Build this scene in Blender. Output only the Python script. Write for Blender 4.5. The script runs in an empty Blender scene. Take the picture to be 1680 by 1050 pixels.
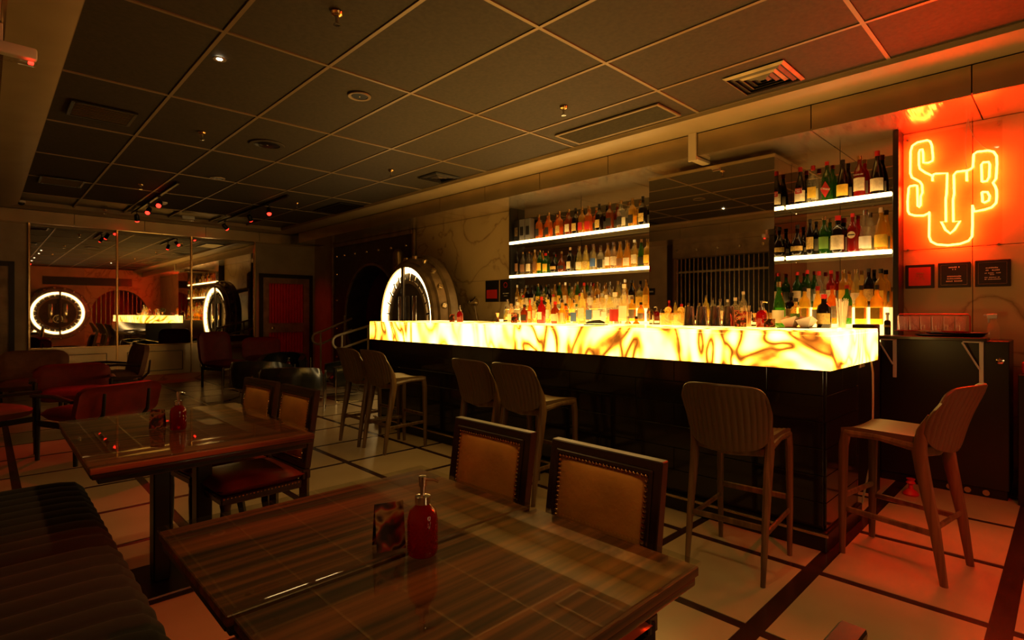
import bpy, bmesh, math, random
from mathutils import Matrix, Vector
random.seed(7)
C = bpy.context.scene.collection
SC = bpy.context.scene
PI = math.pi
R = math.radians

# ------------------------------------------------------------------ camera, world, exposure
cam_d = bpy.data.cameras.new('camera'); cam = bpy.data.objects.new('camera', cam_d); C.objects.link(cam)
cam_d.sensor_width = 36.0; cam_d.lens = 893 / 1680 * 36.0; cam_d.shift_y = -13 / 1680
cam_d.clip_start = 0.05
cam.location = (0, 0, 1.30)
cam.rotation_euler = (R(90), 0, -math.atan(867 / 893))
SC.camera = cam
world = bpy.data.worlds.new('world'); SC.world = world; world.use_nodes = True
world.node_tree.nodes['Background'].inputs[0].default_value = (0.01, 0.007, 0.004, 1)
world.node_tree.nodes['Background'].inputs[1].default_value = 0.25
SC.view_settings.view_transform = 'Standard'; SC.view_settings.look = 'None'
SC.view_settings.gamma = 1.0; SC.view_settings.use_curve_mapping = False
SC.view_settings.exposure = 0.0
SC.cycles.use_denoising = True
SC.cycles.max_bounces = 8; SC.cycles.diffuse_bounces = 3; SC.cycles.glossy_bounces = 5
SC.cycles.transparent_max_bounces = 14
SC.cycles.sample_clamp_indirect = 4.0
SC.cycles.caustics_reflective = False; SC.cycles.caustics_refractive = False

# ------------------------------------------------------------------ light levels
ONYX = 6.0          # back-lit onyx
LEDS = 12.0          # shelf edge strips
NEON = 230.0
RING = 10.0
LAMP_WARM = (1.0, 0.52, 0.13)

# ------------------------------------------------------------------ materials
MATS = {}
def new_mat(name):
    m = bpy.data.materials.new(name); m.use_nodes = True
    nt = m.node_tree; b = nt.nodes['Principled BSDF']
    MATS[name] = m
    return m, nt, b
def mat(name, col, rough=.5, metal=0., spec=.5, coat=0., emis=None, estr=0., noise=0., nscale=20., bump=0., bscale=60., sheen=0.):
    if name in MATS: return MATS[name]
    m, nt, b = new_mat(name)
    b.inputs['Base Color'].default_value = (*col, 1); b.inputs['Roughness'].default_value = rough
    b.inputs['Metallic'].default_value = metal; b.inputs['Specular IOR Level'].default_value = spec
    b.inputs['Coat Weight'].default_value = coat; b.inputs['Coat Roughness'].default_value = .05
    b.inputs['Sheen Weight'].default_value = sheen
    if emis: b.inputs['Emission Color'].default_value = (*emis, 1); b.inputs['Emission Strength'].default_value = estr
    if noise:
        tc = nt.nodes.new('ShaderNodeTexCoord'); n = nt.nodes.new('ShaderNodeTexNoise')
        n.inputs['Scale'].default_value = nscale; n.inputs['Detail'].default_value = 5
        nt.links.new(tc.outputs['Object'], n.inputs['Vector'])
        r = nt.nodes.new('ShaderNodeValToRGB')
        r.color_ramp.elements[0].position = .3; r.color_ramp.elements[1].position = .7
        r.color_ramp.elements[0].color = (*[c * (1 - noise) for c in col], 1)
        r.color_ramp.elements[1].color = (*[min(1, c * (1 + noise)) for c in col], 1)
        nt.links.new(n.outputs['Fac'], r.inputs['Fac']); nt.links.new(r.outputs['Color'], b.inputs['Base Color'])
    if bump:
        tc = nt.nodes.new('ShaderNodeTexCoord'); n = nt.nodes.new('ShaderNodeTexNoise')
        n.inputs['Scale'].default_value = bscale; n.inputs['Detail'].default_value = 4
        nt.links.new(tc.outputs['Object'], n.inputs['Vector'])
        bp = nt.nodes.new('ShaderNodeBump'); bp.inputs['Strength'].default_value = bump; bp.inputs['Distance'].default_value = .01
        nt.links.new(n.outputs['Fac'], bp.inputs['Height']); nt.links.new(bp.outputs['Normal'], b.inputs['Normal'])
    return m
def ramp(nt, fac, stops):
    r = nt.nodes.new('ShaderNodeValToRGB'); e = r.color_ramp.elements
    while len(e) < len(stops): e.new(.5)
    for i, (p, c) in enumerate(stops): e[i].position = p; e[i].color = (*c, 1)
    nt.links.new(fac, r.inputs['Fac']); return r.outputs['Color']
def noise_node(nt, scale, detail=4, dist=0., vec=None, sc3=None):
    if vec is None:
        tc = nt.nodes.new('ShaderNodeTexCoord'); vec = tc.outputs['Object']
    if sc3:
        mp = nt.nodes.new('ShaderNodeMapping'); mp.inputs['Scale'].default_value = sc3
        nt.links.new(vec, mp.inputs['Vector']); vec = mp.outputs['Vector']
    n = nt.nodes.new('ShaderNodeTexNoise'); n.inputs['Scale'].default_value = scale
    n.inputs['Detail'].default_value = detail; n.inputs['Distortion'].default_value = dist
    nt.links.new(vec, n.inputs['Vector']); return n.outputs['Fac']
def math_node(nt, op, a, b=None, c=None):
    n = nt.nodes.new('ShaderNodeMath'); n.operation = op
    for i, v in enumerate((a, b, c)):
        if v is None: continue
        if isinstance(v, (int, float)): n.inputs[i].default_value = v
        else: nt.links.new(v, n.inputs[i])
    return n.outputs[0]

def onyx_mat(name, strength):
    m, nt, b = new_mat(name)
    f = noise_node(nt, 1.5, 1.2, 2.6, sc3=(1.2, 1.25, .8))
    v = math_node(nt, 'MULTIPLY', math_node(nt, 'ABSOLUTE', math_node(nt, 'SUBTRACT', f, .5)), 2.0)
    mask = noise_node(nt, .9, 2, .6, sc3=(1, 1, .6))
    mk = math_node(nt, 'MULTIPLY', math_node(nt, 'MAXIMUM', math_node(nt, 'SUBTRACT', mask, .52), 0.0), 1.2)
    v = math_node(nt, 'ADD', v, mk)
    fine = noise_node(nt, 5.0, 4, 2.0)
    v = math_node(nt, 'ADD', v, math_node(nt, 'MULTIPLY', math_node(nt, 'SUBTRACT', fine, .5), .07))
    col = ramp(nt, v, [(0.0, (.07, .016, .001)), (.03, (.20, .055, .003)), (.07, (.55, .21, .012)), (.12, (.85, .42, .04)), (.22, (1.0, .56, .11)), (.4, (1, .60, .17))])
    b.inputs['Base Color'].default_value = (.4, .3, .15, 1); b.inputs['Roughness'].default_value = .12
    b.inputs['Coat Weight'].default_value = .2
    nt.links.new(col, b.inputs['Emission Color']); b.inputs['Emission Strength'].default_value = strength
    return m
M_onyx = onyx_mat('onyx', ONYX)

def marble_mat():
    m, nt, b = new_mat('marble')
    f = noise_node(nt, .9, 6, 1.4)
    v = math_node(nt, 'ABSOLUTE', math_node(nt, 'SUBTRACT', f, .5))
    col = ramp(nt, v, [(0, (.27, .17, .07)), (.010, (.42, .29, .13)), (.03, (.52, .38, .18)), (.3, (.60, .44, .21))])
    nt.links.new(col, b.inputs['Base Color']); b.inputs['Roughness'].default_value = .32
    return m
M_marble = marble_mat()

def floor_mat():
    m, nt, b = new_mat('floor_slab')
    f = noise_node(nt, 3.0, 6, .4)
    oi = nt.nodes.new('ShaderNodeObjectInfo')
    mix = math_node(nt, 'ADD', math_node(nt, 'MULTIPLY', f, .75), math_node(nt, 'MULTIPLY', oi.outputs['Random'], .25))
    col = ramp(nt, mix, [(.2, (.47, .37, .22)), (.5, (.53, .42, .26)), (.8, (.58, .47, .30))])
    nt.links.new(col, b.inputs['Base Color'])
    rg = math_node(nt, 'ADD', math_node(nt, 'MULTIPLY', noise_node(nt, 2.0, 2), .10), .20)
    nt.links.new(rg, b.inputs['Roughness'])
    return m
M_floor = floor_mat()

def veneer_mat(name, axis=0, dark=(.022, .0075, .003), light=(.27, .088, .021)):
    m, nt, b = new_mat(name)
    s = [38, 38, 38]; s[axis] = 1.0
    f = noise_node(nt, 1.0, 7, .35, sc3=tuple(s))
    g = noise_node(nt, 1.0, 3, .2, sc3=tuple(x * .35 for x in s))
    mix = math_node(nt, 'ADD', math_node(nt, 'MULTIPLY', f, .6), math_node(nt, 'MULTIPLY', g, .4))
    col = ramp(nt, mix, [(.40, dark), (.5, tuple(a * .6 + c * .4 for a, c in zip(dark, light))), (.60, light)])
    nt.links.new(col, b.inputs['Base Color']); b.inputs['Roughness'].default_value = .35
    return m
M_veneer = veneer_mat('rosewood_veneer')
M_stoolwood = veneer_mat('stool_wood', 2, (.095, .053, .021), (.20, .118, .048))
M_chairwood = mat('dark_wood', (.020, .0085, .005), .30, noise=.3, nscale=12, coat=.15)

def glass_mat(name, tint=(1, 1, 1), body=0., bodycol=(1, 1, 1), rough=.02, ior=1.5):
    m = bpy.data.materials.new(name); m.use_nodes = True; nt = m.node_tree; nt.nodes.clear(); MATS[name] = m
    out = nt.nodes.new('ShaderNodeOutputMaterial')
    tr = nt.nodes.new('ShaderNodeBsdfTransparent'); tr.inputs[0].default_value = (*tint, 1)
    gl = nt.nodes.new('ShaderNodeBsdfGlossy'); gl.inputs['Roughness'].default_value = rough
    gl.inputs[0].default_value = (1, 1, 1, 1)
    fr = nt.nodes.new('ShaderNodeFresnel'); fr.inputs[0].default_value = ior
    base = tr.outputs[0]
    if body:
        d = nt.nodes.new('ShaderNodeBsdfTranslucent'); d.inputs[0].default_value = (*bodycol, 1)
        d2 = nt.nodes.new('ShaderNodeBsdfDiffuse'); d2.inputs[0].default_value = (*bodycol, 1)
        mm = nt.nodes.new('ShaderNodeMixShader'); mm.inputs[0].default_value = .25
        nt.links.new(d.outputs[0], mm.inputs[1]); nt.links.new(d2.outputs[0], mm.inputs[2])
        mx = nt.nodes.new('ShaderNodeMixShader'); mx.inputs[0].default_value = body
        nt.links.new(base, mx.inputs[1]); nt.links.new(mm.outputs[0], mx.inputs[2]); base = mx.outputs[0]
    mx = nt.nodes.new('ShaderNodeMixShader')
    ge = nt.nodes.new('ShaderNodeNewGeometry')     # outer faces reflect, inner faces only transmit
    fac = math_node(nt, 'MULTIPLY', fr.outputs[0], math_node(nt, 'SUBTRACT', 1.0, ge.outputs['Backfacing']))
    nt.links.new(fac, mx.inputs[0]); nt.links.new(base, mx.inputs[1]); nt.links.new(gl.outputs[0], mx.inputs[2])
    nt.links.new(mx.outputs[0], out.inputs[0])
    return m
M_glass = glass_mat('clear_glass', (.96, .97, .95))
M_tabletop_glass = glass_mat('table_glass', (.93, .95, .92), ior=1.75)
M_red_glass = glass_mat('red_glass', (.62, .02, .012), .5, (.42, .008, .005))
M_mirror = mat('mirror', (.66, .60, .50), .015, 1.0)
M_mirror_dark = mat('smoked_mirror', (.50, .45, .37), .02, 1.0)
M_steel = mat('brushed_steel', (.56, .43, .24), .27, .85, noise=.12, nscale=3)
def soffit_mat():
    m, nt, b = new_mat('polished_steel')
    b.inputs['Base Color'].default_value = (.88, .74, .52, 1); b.inputs['Metallic'].default_value = .9; b.inputs['Roughness'].default_value = .20
    f = noise_node(nt, 1.0, 3, .2, sc3=(.7, 11, 1))
    bp = nt.nodes.new('ShaderNodeBump'); bp.inputs['Strength'].default_value = .5; bp.inputs['Distance'].default_value = .02
    nt.links.new(f, bp.inputs['Height']); nt.links.new(bp.outputs['Normal'], b.inputs['Normal'])
    return m
M_soffit = soffit_mat()
M_chrome = mat('chrome', (.75, .72, .66), .12, 1.0)
M_brass = mat('brass', (.75, .50, .20), .22, 1.0)
M_copper = mat('copper', (.70, .35, .18), .25, 1.0)
M_vault = mat('vault_steel', (.25, .18, .10), .38, .45, noise=.35, nscale=6, bump=.1, bscale=30)
M_vault_dark = mat('vault_iron', (.07, .050, .032), .42, .35, noise=.3, nscale=8)
M_black = mat('black_laminate', (.010, .009, .008), .32)
M_blackgloss = mat('black_gloss_tile', (.008, .007, .006), .10)
M_blackmetal = mat('black_metal', (.012, .011, .010), .35, .3)
M_ceil = mat('ceiling_panel_black', (.038, .028, .016), .75, noise=.25, nscale=35)
M_grid = mat('ceiling_grid_metal', (.26, .19, .11), .45, .3)
M_plaster = mat('cornice_plaster', (.34, .26, .15), .5, noise=.08, nscale=3)
M_stripe = mat('dark_floor_stripe', (.040, .016, .010), .22, noise=.25, nscale=9)
M_wallplain = mat('travertine_wall', (.40, .32, .21), .5, noise=.2, nscale=2.5)
M_leather_tan = mat('tan_leather', (.56, .27, .062), .34, noise=.16, nscale=9, bump=.12, bscale=45)
M_leather_ox = mat('oxblood_leather', (.17, .028, .014), .28, noise=.2, nscale=10)
M_leather_blk = mat('black_leather', (.014, .015, .013), .26, bump=.1, bscale=50)
M_velvet = mat('black_velvet', (.0045, .004, .004), .85, sheen=.06, noise=.15, nscale=30)
M_redfab = mat('red_upholstery', (.15, .007, .005), .6, noise=.2, nscale=14)
M_brownfab = mat('brown_upholstery', (.16, .07, .035), .6, noise=.2, nscale=14)
M_ribbed = mat('taupe_ribbed_upholstery', (.115, .072, .031), .40)
M_redpanel = mat('red_panel', (.42, .012, .008), .5, noise=.15, nscale=8)
M_cream = mat('cream_paint', (.55, .45, .30), .4)
M_white = mat('white_plastic', (.75, .72, .66), .4)
M_paper = mat('white_paper', (.80, .74, .62), .7)
M_redplastic = mat('red_plastic', (.55, .015, .012), .35)
M_lampglow = mat('lamp_glow', (1, 1, 1), .5, emis=(1, .80, .48), estr=25)
M_redglow = mat('red_lamp_glow', (1, .1, .1), .5, emis=(1, .02, .01), estr=6)
M_ring = mat('ring_light', (1, .95, .85), .4, emis=(1, .66, .25), estr=RING)
M_led = mat('led_strip', (1, 1, 1), .4, emis=(1, .64, .23), estr=LEDS)
M_acrylic = mat('lit_acrylic', (.9, .85, .7), .3, emis=(1, .62, .18), estr=3.2)
M_neon = mat('neon_tube', (1, .4, .1), .4, emis=(1, .024, .0022), estr=NEON)
M_blue = mat('blue_indicator', (.1, .1, 1), .4, emis=(.10, .10, 1), estr=5)

# ------------------------------------------------------------------ mesh helpers
def BM(): return bmesh.new()
def box(bm, c, s, b=0., seg=1, rot=None):
    M = Matrix.Translation(c)
    if rot is not None: M = M @ rot
    M = M @ Matrix.Diagonal((*s, 1))
    vs = bmesh.ops.create_cube(bm, size=1, matrix=M)['verts']
    if b:
        es = list({e for v in vs for e in v.link_edges})
        bmesh.ops.bevel(bm, geom=es, offset=b, segments=seg, affect='EDGES', profile=.5)
    return bm
def bx(bm, x0, x1, y0, y1, z0, z1, b=0., seg=1):
    return box(bm, ((x0 + x1) / 2, (y0 + y1) / 2, (z0 + z1) / 2), (abs(x1 - x0), abs(y1 - y0), abs(z1 - z0)), b, seg)
def tube(bm, pts, r, seg=8, closed=False, cap=True, flat=None):
    P = [Vector(p) for p in pts]; n = len(P)
    rs = r if isinstance(r, (list, tuple)) else [r] * n
    T = []
    for i in range(n):
        a = P[i - 1] if (i or closed) else P[0]; c = P[(i + 1) % n] if (i < n - 1 or closed) else P[-1]
        t = (c - a); T.append(t.normalized() if t.length > 1e-9 else Vector((0, 0, 1)))
    up = Vector((0, 0, 1)) if abs(T[0].z) < .9 else Vector((0, 1, 0))
    nrm = (up - T[0] * up.dot(T[0])).normalized()
    rings = []
    for i in range(n):
        if i:
            ax = T[i - 1].cross(T[i])
            if ax.length > 1e-8:
                nrm = Matrix.Rotation(T[i - 1].angle(T[i]), 3, ax) @ nrm
            nrm = (nrm - T[i] * nrm.dot(T[i])).normalized()
        bi = T[i].cross(nrm)
        rr = rs[i]; fx, fy = (1, 1) if flat is None else flat
        rings.append([bm.verts.new(P[i] + (nrm * math.cos(2 * PI * k / seg) * fx + bi * math.sin(2 * PI * k / seg) * fy) * rr) for k in range(seg)])
    for i in range(n if closed else n - 1):
        A, B = rings[i], rings[(i + 1) % n]
        for k in range(seg): bm.faces.new((A[k], A[(k + 1) % seg], B[(k + 1) % seg], B[k]))
    if cap and not closed:
        bm.faces.new(rings[0][::-1]); bm.faces.new(rings[-1])
    return bm
def lathe(bm, prof, seg=16, M=None, sq=0.):
    rings = []
    for r, z in prof:
        if r < 1e-6:
            rings.append([bm.verts.new((0, 0, z))]); continue
        ring = []
        for k in range(seg):
            a = 2 * PI * (k + .5) / seg; rr = r
            if sq:
                q = max(abs(math.cos(a)), abs(math.sin(a))); rr = r * ((1 - sq) + sq * .86 / q)
            ring.append(bm.verts.new((rr * math.cos(a), rr * math.sin(a), z)))
        rings.append(ring)
    new = [v for ring in rings for v in ring]
    for A, B in zip(rings, rings[1:]):
        if len(A) == 1 and len(B) == 1: continue
        for k in range(seg):
            j = (k + 1) % seg
            if len(A) == 1: bm.faces.new((A[0], B[j], B[k]))
            elif len(B) == 1: bm.faces.new((A[k], A[j], B[0]))
            else: bm.faces.new((A[k], A[j], B[j], B[k]))
    if len(rings[0]) > 1: bm.faces.new(rings[0][::-1])
    if len(rings[-1]) > 1: bm.faces.new(rings[-1])
    if M is not None: bmesh.ops.transform(bm, matrix=M, verts=new)
    return bm
def ring_lathe(bm, prof, seg=32, M=None):
    # closed profile swept about z (an annulus)
    rings = [[bm.verts.new((r * math.cos(2 * PI * k / seg), r * math.sin(2 * PI * k / seg), z)) for k in range(seg)] for r, z in prof]
    n = len(rings)
    for i in range(n):
        A, B = rings[i], rings[(i + 1) % n]
        for k in range(seg):
            j = (k + 1) % seg; bm.faces.new((A[k], A[j], B[j], B[k]))
    if M is not None: bmesh.ops.transform(bm, matrix=M, verts=[v for r_ in rings for v in r_])
    return bm
def prism(bm, poly, axis, a, b):
    # poly in the two other axes (in order x<y<z), extruded on axis from a to b
    def pt(p, t):
        q = list(p); q.insert(axis, t); return q
    A = [bm.verts.new(pt(p, a)) for p in poly]; B = [bm.verts.new(pt(p, b)) for p in poly]
    n = len(poly)
    bm.faces.new(A); bm.faces.new(B[::-1])
    for i in range(n): bm.faces.new((A[i], B[i], B[(i + 1) % n], A[(i + 1) % n]))
    return bm
def sheet(bm, fn, nu, nv, th):
    # fn(u,v) -> (point, normal); closed thick sheet
    F = []; Bk = []
    for i in range(nu + 1):
        fr = []; bk = []
        for j in range(nv + 1):
            p, n = fn(i / nu, j / nv); p = Vector(p); n = Vector(n).normalized()
            fr.append(bm.verts.new(p)); bk.append(bm.verts.new(p - n * th))
        F.append(fr); Bk.append(bk)
    for i in range(nu):
        for j in range(nv):
            bm.faces.new((F[i][j], F[i + 1][j], F[i + 1][j + 1], F[i][j + 1]))
            bm.faces.new((Bk[i][j], Bk[i][j + 1], Bk[i + 1][j + 1], Bk[i + 1][j]))
    for i in range(nu):
        for j in (0, nv):
            bm.faces.new((F[i][j], Bk[i][j], Bk[i + 1][j], F[i + 1][j]))
    for j in range(nv):
        for i in (0, nu):
            bm.faces.new((F[i][j], F[i][j + 1], Bk[i][j + 1], Bk[i][j]))
    return bm
def cushion(bm, c, s, puff=.3, n=8, edge=.25):
    # pillow: rounded box, flat-ish bottom; c centre, s size
    hx, hy, hz = s[0] / 2, s[1] / 2, s[2] / 2
    def prof(t): return (1 - abs(t) ** 6) ** .5
    top = []; bot = []
    for i in range(n + 1):
        rt = []; rb = []
        for j in range(n + 1):
            u = -1 + 2 * i / n; v = -1 + 2 * j / n
            u = math.copysign(abs(u) ** .8, u); v = math.copysign(abs(v) ** .8, v)
            h = prof(u) * prof(v)
            x = c[0] + hx * u; y = c[1] + hy * v
            rt.append(bm.verts.new((x, y, c[2] + hz * h * (1 - puff + puff * (1 - u * u) * (1 - v * v)))))
            on = i in (0, n) or j in (0, n)
            rb.append(rt[-1] if on else bm.verts.new((x, y, c[2] - hz * h)))
        top.append(rt); bot.append(rb)
    for i in range(n):
        for j in range(n):
            bm.faces.new((top[i][j], top[i + 1][j], top[i + 1][j + 1], top[i][j + 1]))
            q = (bot[i][j], bot[i][j + 1], bot[i + 1][j + 1], bot[i + 1][j])
            if len(set(q)) >= 3:
                try: bm.faces.new(q)
                except ValueError: pass
    return bm
def mesh_of(name, bm, m, smooth=35):
    bmesh.ops.recalc_face_normals(bm, faces=bm.faces)
    me = bpy.data.meshes.new(name); bm.to_mesh(me); bm.free()
    if m is not None: me.materials.append(m)
    if smooth:
        me.polygons.foreach_set('use_smooth', [True] * len(me.polygons))
        me.set_sharp_from_angle(angle=R(smooth))
    return me
def obj(name, bm, m=None, parent=None, smooth=35, loc=None, rotz=None):
    me = bm if isinstance(bm, bpy.types.Mesh) else mesh_of(name, bm, m, smooth)
    o = bpy.data.objects.new(name, me); C.objects.link(o)
    if parent is not None: o.parent = parent
    if loc is not None: o.location = loc
    if rotz is not None: o.rotation_euler = (0, 0, rotz)
    return o
def tag(o, label, cat, group=None, kind=None):
    o['label'] = label; o['category'] = cat
    if group: o['group'] = group
    if kind: o['kind'] = kind
    return o
def thing(name, label, cat, loc=(0, 0, 0), rotz=0., group=None):
    o = bpy.data.objects.new(name, None); C.objects.link(o); o.empty_display_size = .1
    o.location = loc; o.rotation_euler = (0, 0, rotz)
    return tag(o, label, cat, group)
def struct(name, bm, m, smooth=35):
    o = obj(name, bm, m, None, smooth); o['kind'] = 'structure'; return o
def dup(root, loc, rotz, label, group=None):
    r = root.copy(); C.objects.link(r); r.location = loc; r.rotation_euler = (0, 0, rotz); r['label'] = label
    if group: r['group'] = group
    for ch in list(root.children):
        c = ch.copy(); C.objects.link(c); c.parent = r
        for g in list(ch.children):
            d = g.copy(); C.objects.link(d); d.parent = c
    return r
def text_mesh(s, size, m, ext=.0006):
    cu = bpy.data.curves.new('lettering', 'FONT'); cu.body = s; cu.size = size; cu.extrude = ext
    cu.align_x = 'CENTER'; cu.align_y = 'CENTER'; cu.resolution_u = 2
    o = bpy.data.objects.new('lettering', cu); C.objects.link(o)
    dg = bpy.context.evaluated_depsgraph_get()
    me = bpy.data.meshes.new_from_object(o.evaluated_get(dg))
    bpy.data.objects.remove(o); me.materials.clear(); me.materials.append(m); return me
ORD = ['first', 'second', 'third', 'fourth', 'fifth', 'sixth', 'seventh', 'eighth', 'ninth', 'tenth', 'eleventh', 'twelfth', 'thirteenth', 'fourteenth', 'fifteenth', 'sixteenth', 'seventeenth', 'eighteenth', 'nineteenth', 'twentieth', 'twenty-first', 'twenty-second', 'twenty-third', 'twenty-fourth', 'twenty-fifth', 'twenty-sixth', 'twenty-seventh', 'twenty-eighth']
def area_like_spot(name, parent, loc, target, col, watts, size_deg, blend=.5, rad=.03):
    l = bpy.data.lights.new(name, 'SPOT'); l.color = col; l.energy = watts; l.spot_size = R(size_deg); l.spot_blend = blend
    l.shadow_soft_size = rad
    o = bpy.data.objects.new(name, l); C.objects.link(o); o.parent = parent
    d = Vector(target) - Vector(loc); o.rotation_euler = d.to_track_quat('-Z', 'Y').to_euler(); o.location = loc
    return o

# ================================================================== SETTING
XR, XL, YF, YB = 5.40, -0.75, 12.0, -3.1       # right wall, left wall, far wall, back wall
ZC = 3.02                                       # ceiling
ZS = 2.75                                       # soffit underside
# ---------------- floor
fl = struct('floor', bx(BM(), XL, XR, YB, YF, -.10, 0), M_stripe)
def breaks(known, lo, hi, step):
    k = sorted(known)
    while k[0] > lo: k.insert(0, k[0] - step)
    while k[-1] < hi: k.append(k[-1] + step)
    return k
gx = breaks([.175, .875, 1.57, 2.255, 2.985, 3.72, 4.45], XL, XR, .71)
gy = breaks([.205, .912, 1.61, 2.31, 3.0, 3.685, 4.375, 5.075, 5.785], YB, YF, .705)
tile_cache = {}
for i in range(len(gx) - 1):
    for j in range(len(gy) - 1):
        wy0 = .04 if abs(gy[j] - .205) < .01 or abs(gy[j] - .912) < .01 else .026
        wy1 = .04 if abs(gy[j + 1] - .205) < .01 or abs(gy[j + 1] - .912) < .01 else .026
        x0, x1 = max(gx[i] + .027, XL), min(gx[i + 1] - .027, XR)
        y0, y1 = max(gy[j] + wy0, YB), min(gy[j + 1] - wy1, YF)
        if x1 - x0 < .03 or y1 - y0 < .03: continue
        key = (round(x1 - x0, 3), round(y1 - y0, 3))
        if key not in tile_cache:
            tile_cache[key] = mesh_of('floor_tile', box(BM(), (0, 0, .001), (key[0], key[1], .004), .001), M_floor, 0)
        obj('floor_tile', tile_cache[key], parent=fl, loc=((x0 + x1) / 2, (y0 + y1) / 2, 0))
# ---------------- ceiling
cl = struct('ceiling', bx(BM(), XL, XR, YB, YF, ZC + .03, ZC + .12), M_blackmetal)
px0, ptx, pty = .39, .6733, 1.378
ys = [.87 + pty * k for k in range(-3, 8)]
pm = {}
for i in range(6):
    for j in range(len(ys) - 1):
        x0, x1 = px0 + ptx * i, px0 + ptx * (i + 1)
        y0, y1 = max(ys[j], YB), min(ys[j + 1], 11.44)
        if y1 - y0 < .05: continue
        key = round(y1 - y0, 3)
        if key not in pm: pm[key] = mesh_of('ceiling_panel', box(BM(), (0, 0, 0), (ptx - .022, key - .022, .02), .003), M_ceil, 0)
        obj('ceiling_panel', pm[key], parent=cl, loc=((x0 + x1) / 2, (y0 + y1) / 2, ZC + .015))
for i in range(7):
    bm = BM(); x = px0 + ptx * i; bx(bm, x - .012, x + .012, YB, 11.44, ZC - .002, ZC + .02); obj('grid_bar', bm, M_grid, cl, 0)
for y in ys:
    if YB < y < 11.44:
        for i in range(6):
            bm = BM(); bx(bm, px0 + ptx * i + .012, px0 + ptx * (i + 1) - .012, y - .012, y + .012, ZC - .002, ZC + .02)
            obj('grid_bar', bm, M_grid, cl, 0)
# ---------------- cornices (plaster cove between ceiling and fascia)
def cove(side):
    pts = [(0, 0), (0, -.035), (.05, -.05), (.12, -.058), (.22, -.062), (.31, -.062), (.31, .12), (0, .12)]
    return pts
bm = BM(); prism(bm, [(4.43 + a, ZC + z) for a, z in cove(0)], 1, YB, 11.75); struct('trim_1', bm, M_plaster, 40)
bm = BM(); prism(bm, [(.39 - a, ZC + z) for a, z in cove(0)], 1, YB, 11.75); struct('trim_2', bm, M_plaster, 40)
bm = BM(); prism(bm, [(11.44 + a, ZC + z) for a, z in cove(0)], 0, XL, 4.74); struct('trim_3', bm, M_plaster, 40)
# ---------------- soffits: a core box with steel fascia and underside panels
def soffit(name, x0, x1, y0, y1, face, cuts):
    o = struct(name, bx(BM(), x0 + (.02 if face == 'x-' else 0), x1 - (.02 if face == 'x+' else 0), y0 + (.02 if face == 'y-' else 0), y1, ZS + .02, 2.96), M_black)
    for a, b in zip(cuts, cuts[1:]):
        g = .004
        bm = BM(); bm2 = BM()
        if face == 'x-':
            bx(bm, x0, x0 + .018, a + g, b - g, ZS, 2.95); bx(bm2, x0 + .02, x1, a + g, b - g, ZS, ZS + .018)
        elif face == 'x+':
            bx(bm, x1 - .018, x1, a + g, b - g, ZS, 2.95); bx(bm2, x0, x1 - .02, a + g, b - g, ZS, ZS + .018)
        else:
            bx(bm, a + g, b - g, y0, y0 + .018, ZS, 2.95); bx(bm2, a + g, b - g, y0 + .02, y1, ZS, ZS + .018)
        obj('fascia_panel', bm, M_steel, o, 0); obj('soffit_panel', bm2, M_soffit, o, 0)
    return o
sof = soffit('soffit_right', 4.74, XR, YB, 11.74, 'x-', [YB] + [.47 + .985 * k for k in range(-3, 12)])
soffit('soffit_far', XL, XR, 11.74, YF + .02, 'y-', [XL, .1, 1.1, 2.1, 3.1, 4.1, 4.74, XR])
soffit('soffit_left', XL, .08, YB, 11.74, 'x+', [YB] + [.47 + .985 * k for k in range(-3, 12)])
bm = BM(); bx(bm, 4.715, 4.735, 2.42, 2.50, 2.70, 2.97, .004); bx(bm, 4.735, 5.0, 2.42, 2.50, 2.715, 2.745, .004)
tag(obj('soffit_bracket', bm, M_cream), 'pale metal bracket wrapping the soffit edge above the tall bar mirror', 'bracket')

# ---------------- right wall
wr = struct('wall_right', bx(BM(), XR + .03, XR + .2, YB, 7.95, 0, 3.1), M_black)
def marble_panels(parent, ycuts, zcuts, x=XR):
    for a, b in zip(ycuts, ycuts[1:]):
        for c, d in zip(zcuts, zcuts[1:]):
            bm = BM(); bx(bm, x, x + .03, a + .002, b - .002, c + .002, d - .002, .002)
            obj('marble_panel', bm, M_marble, parent, 0)
marble_panels(wr, [YB, -1.7, -.45, .53, 1.0], [0, .9, 1.80, ZS])
marble_panels(wr, [5.55, 6.7, 7.95], [0, .86, 1.77, ZS])
bm = BM(); bx(bm, XR - .012, XR + .03, 1.0, 5.55, 0, ZS)
obj('mirror_back_panel', bm, M_mirror, wr, 0)
# thin seams of the mirror sheets
for y in (1.42, 4.3):
    bm = BM(); bx(bm, XR - .0135, XR - .012, y - .002, y + .002, 0, ZS); obj('mirror_joint', bm, M_blackmetal, wr, 0)
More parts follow.
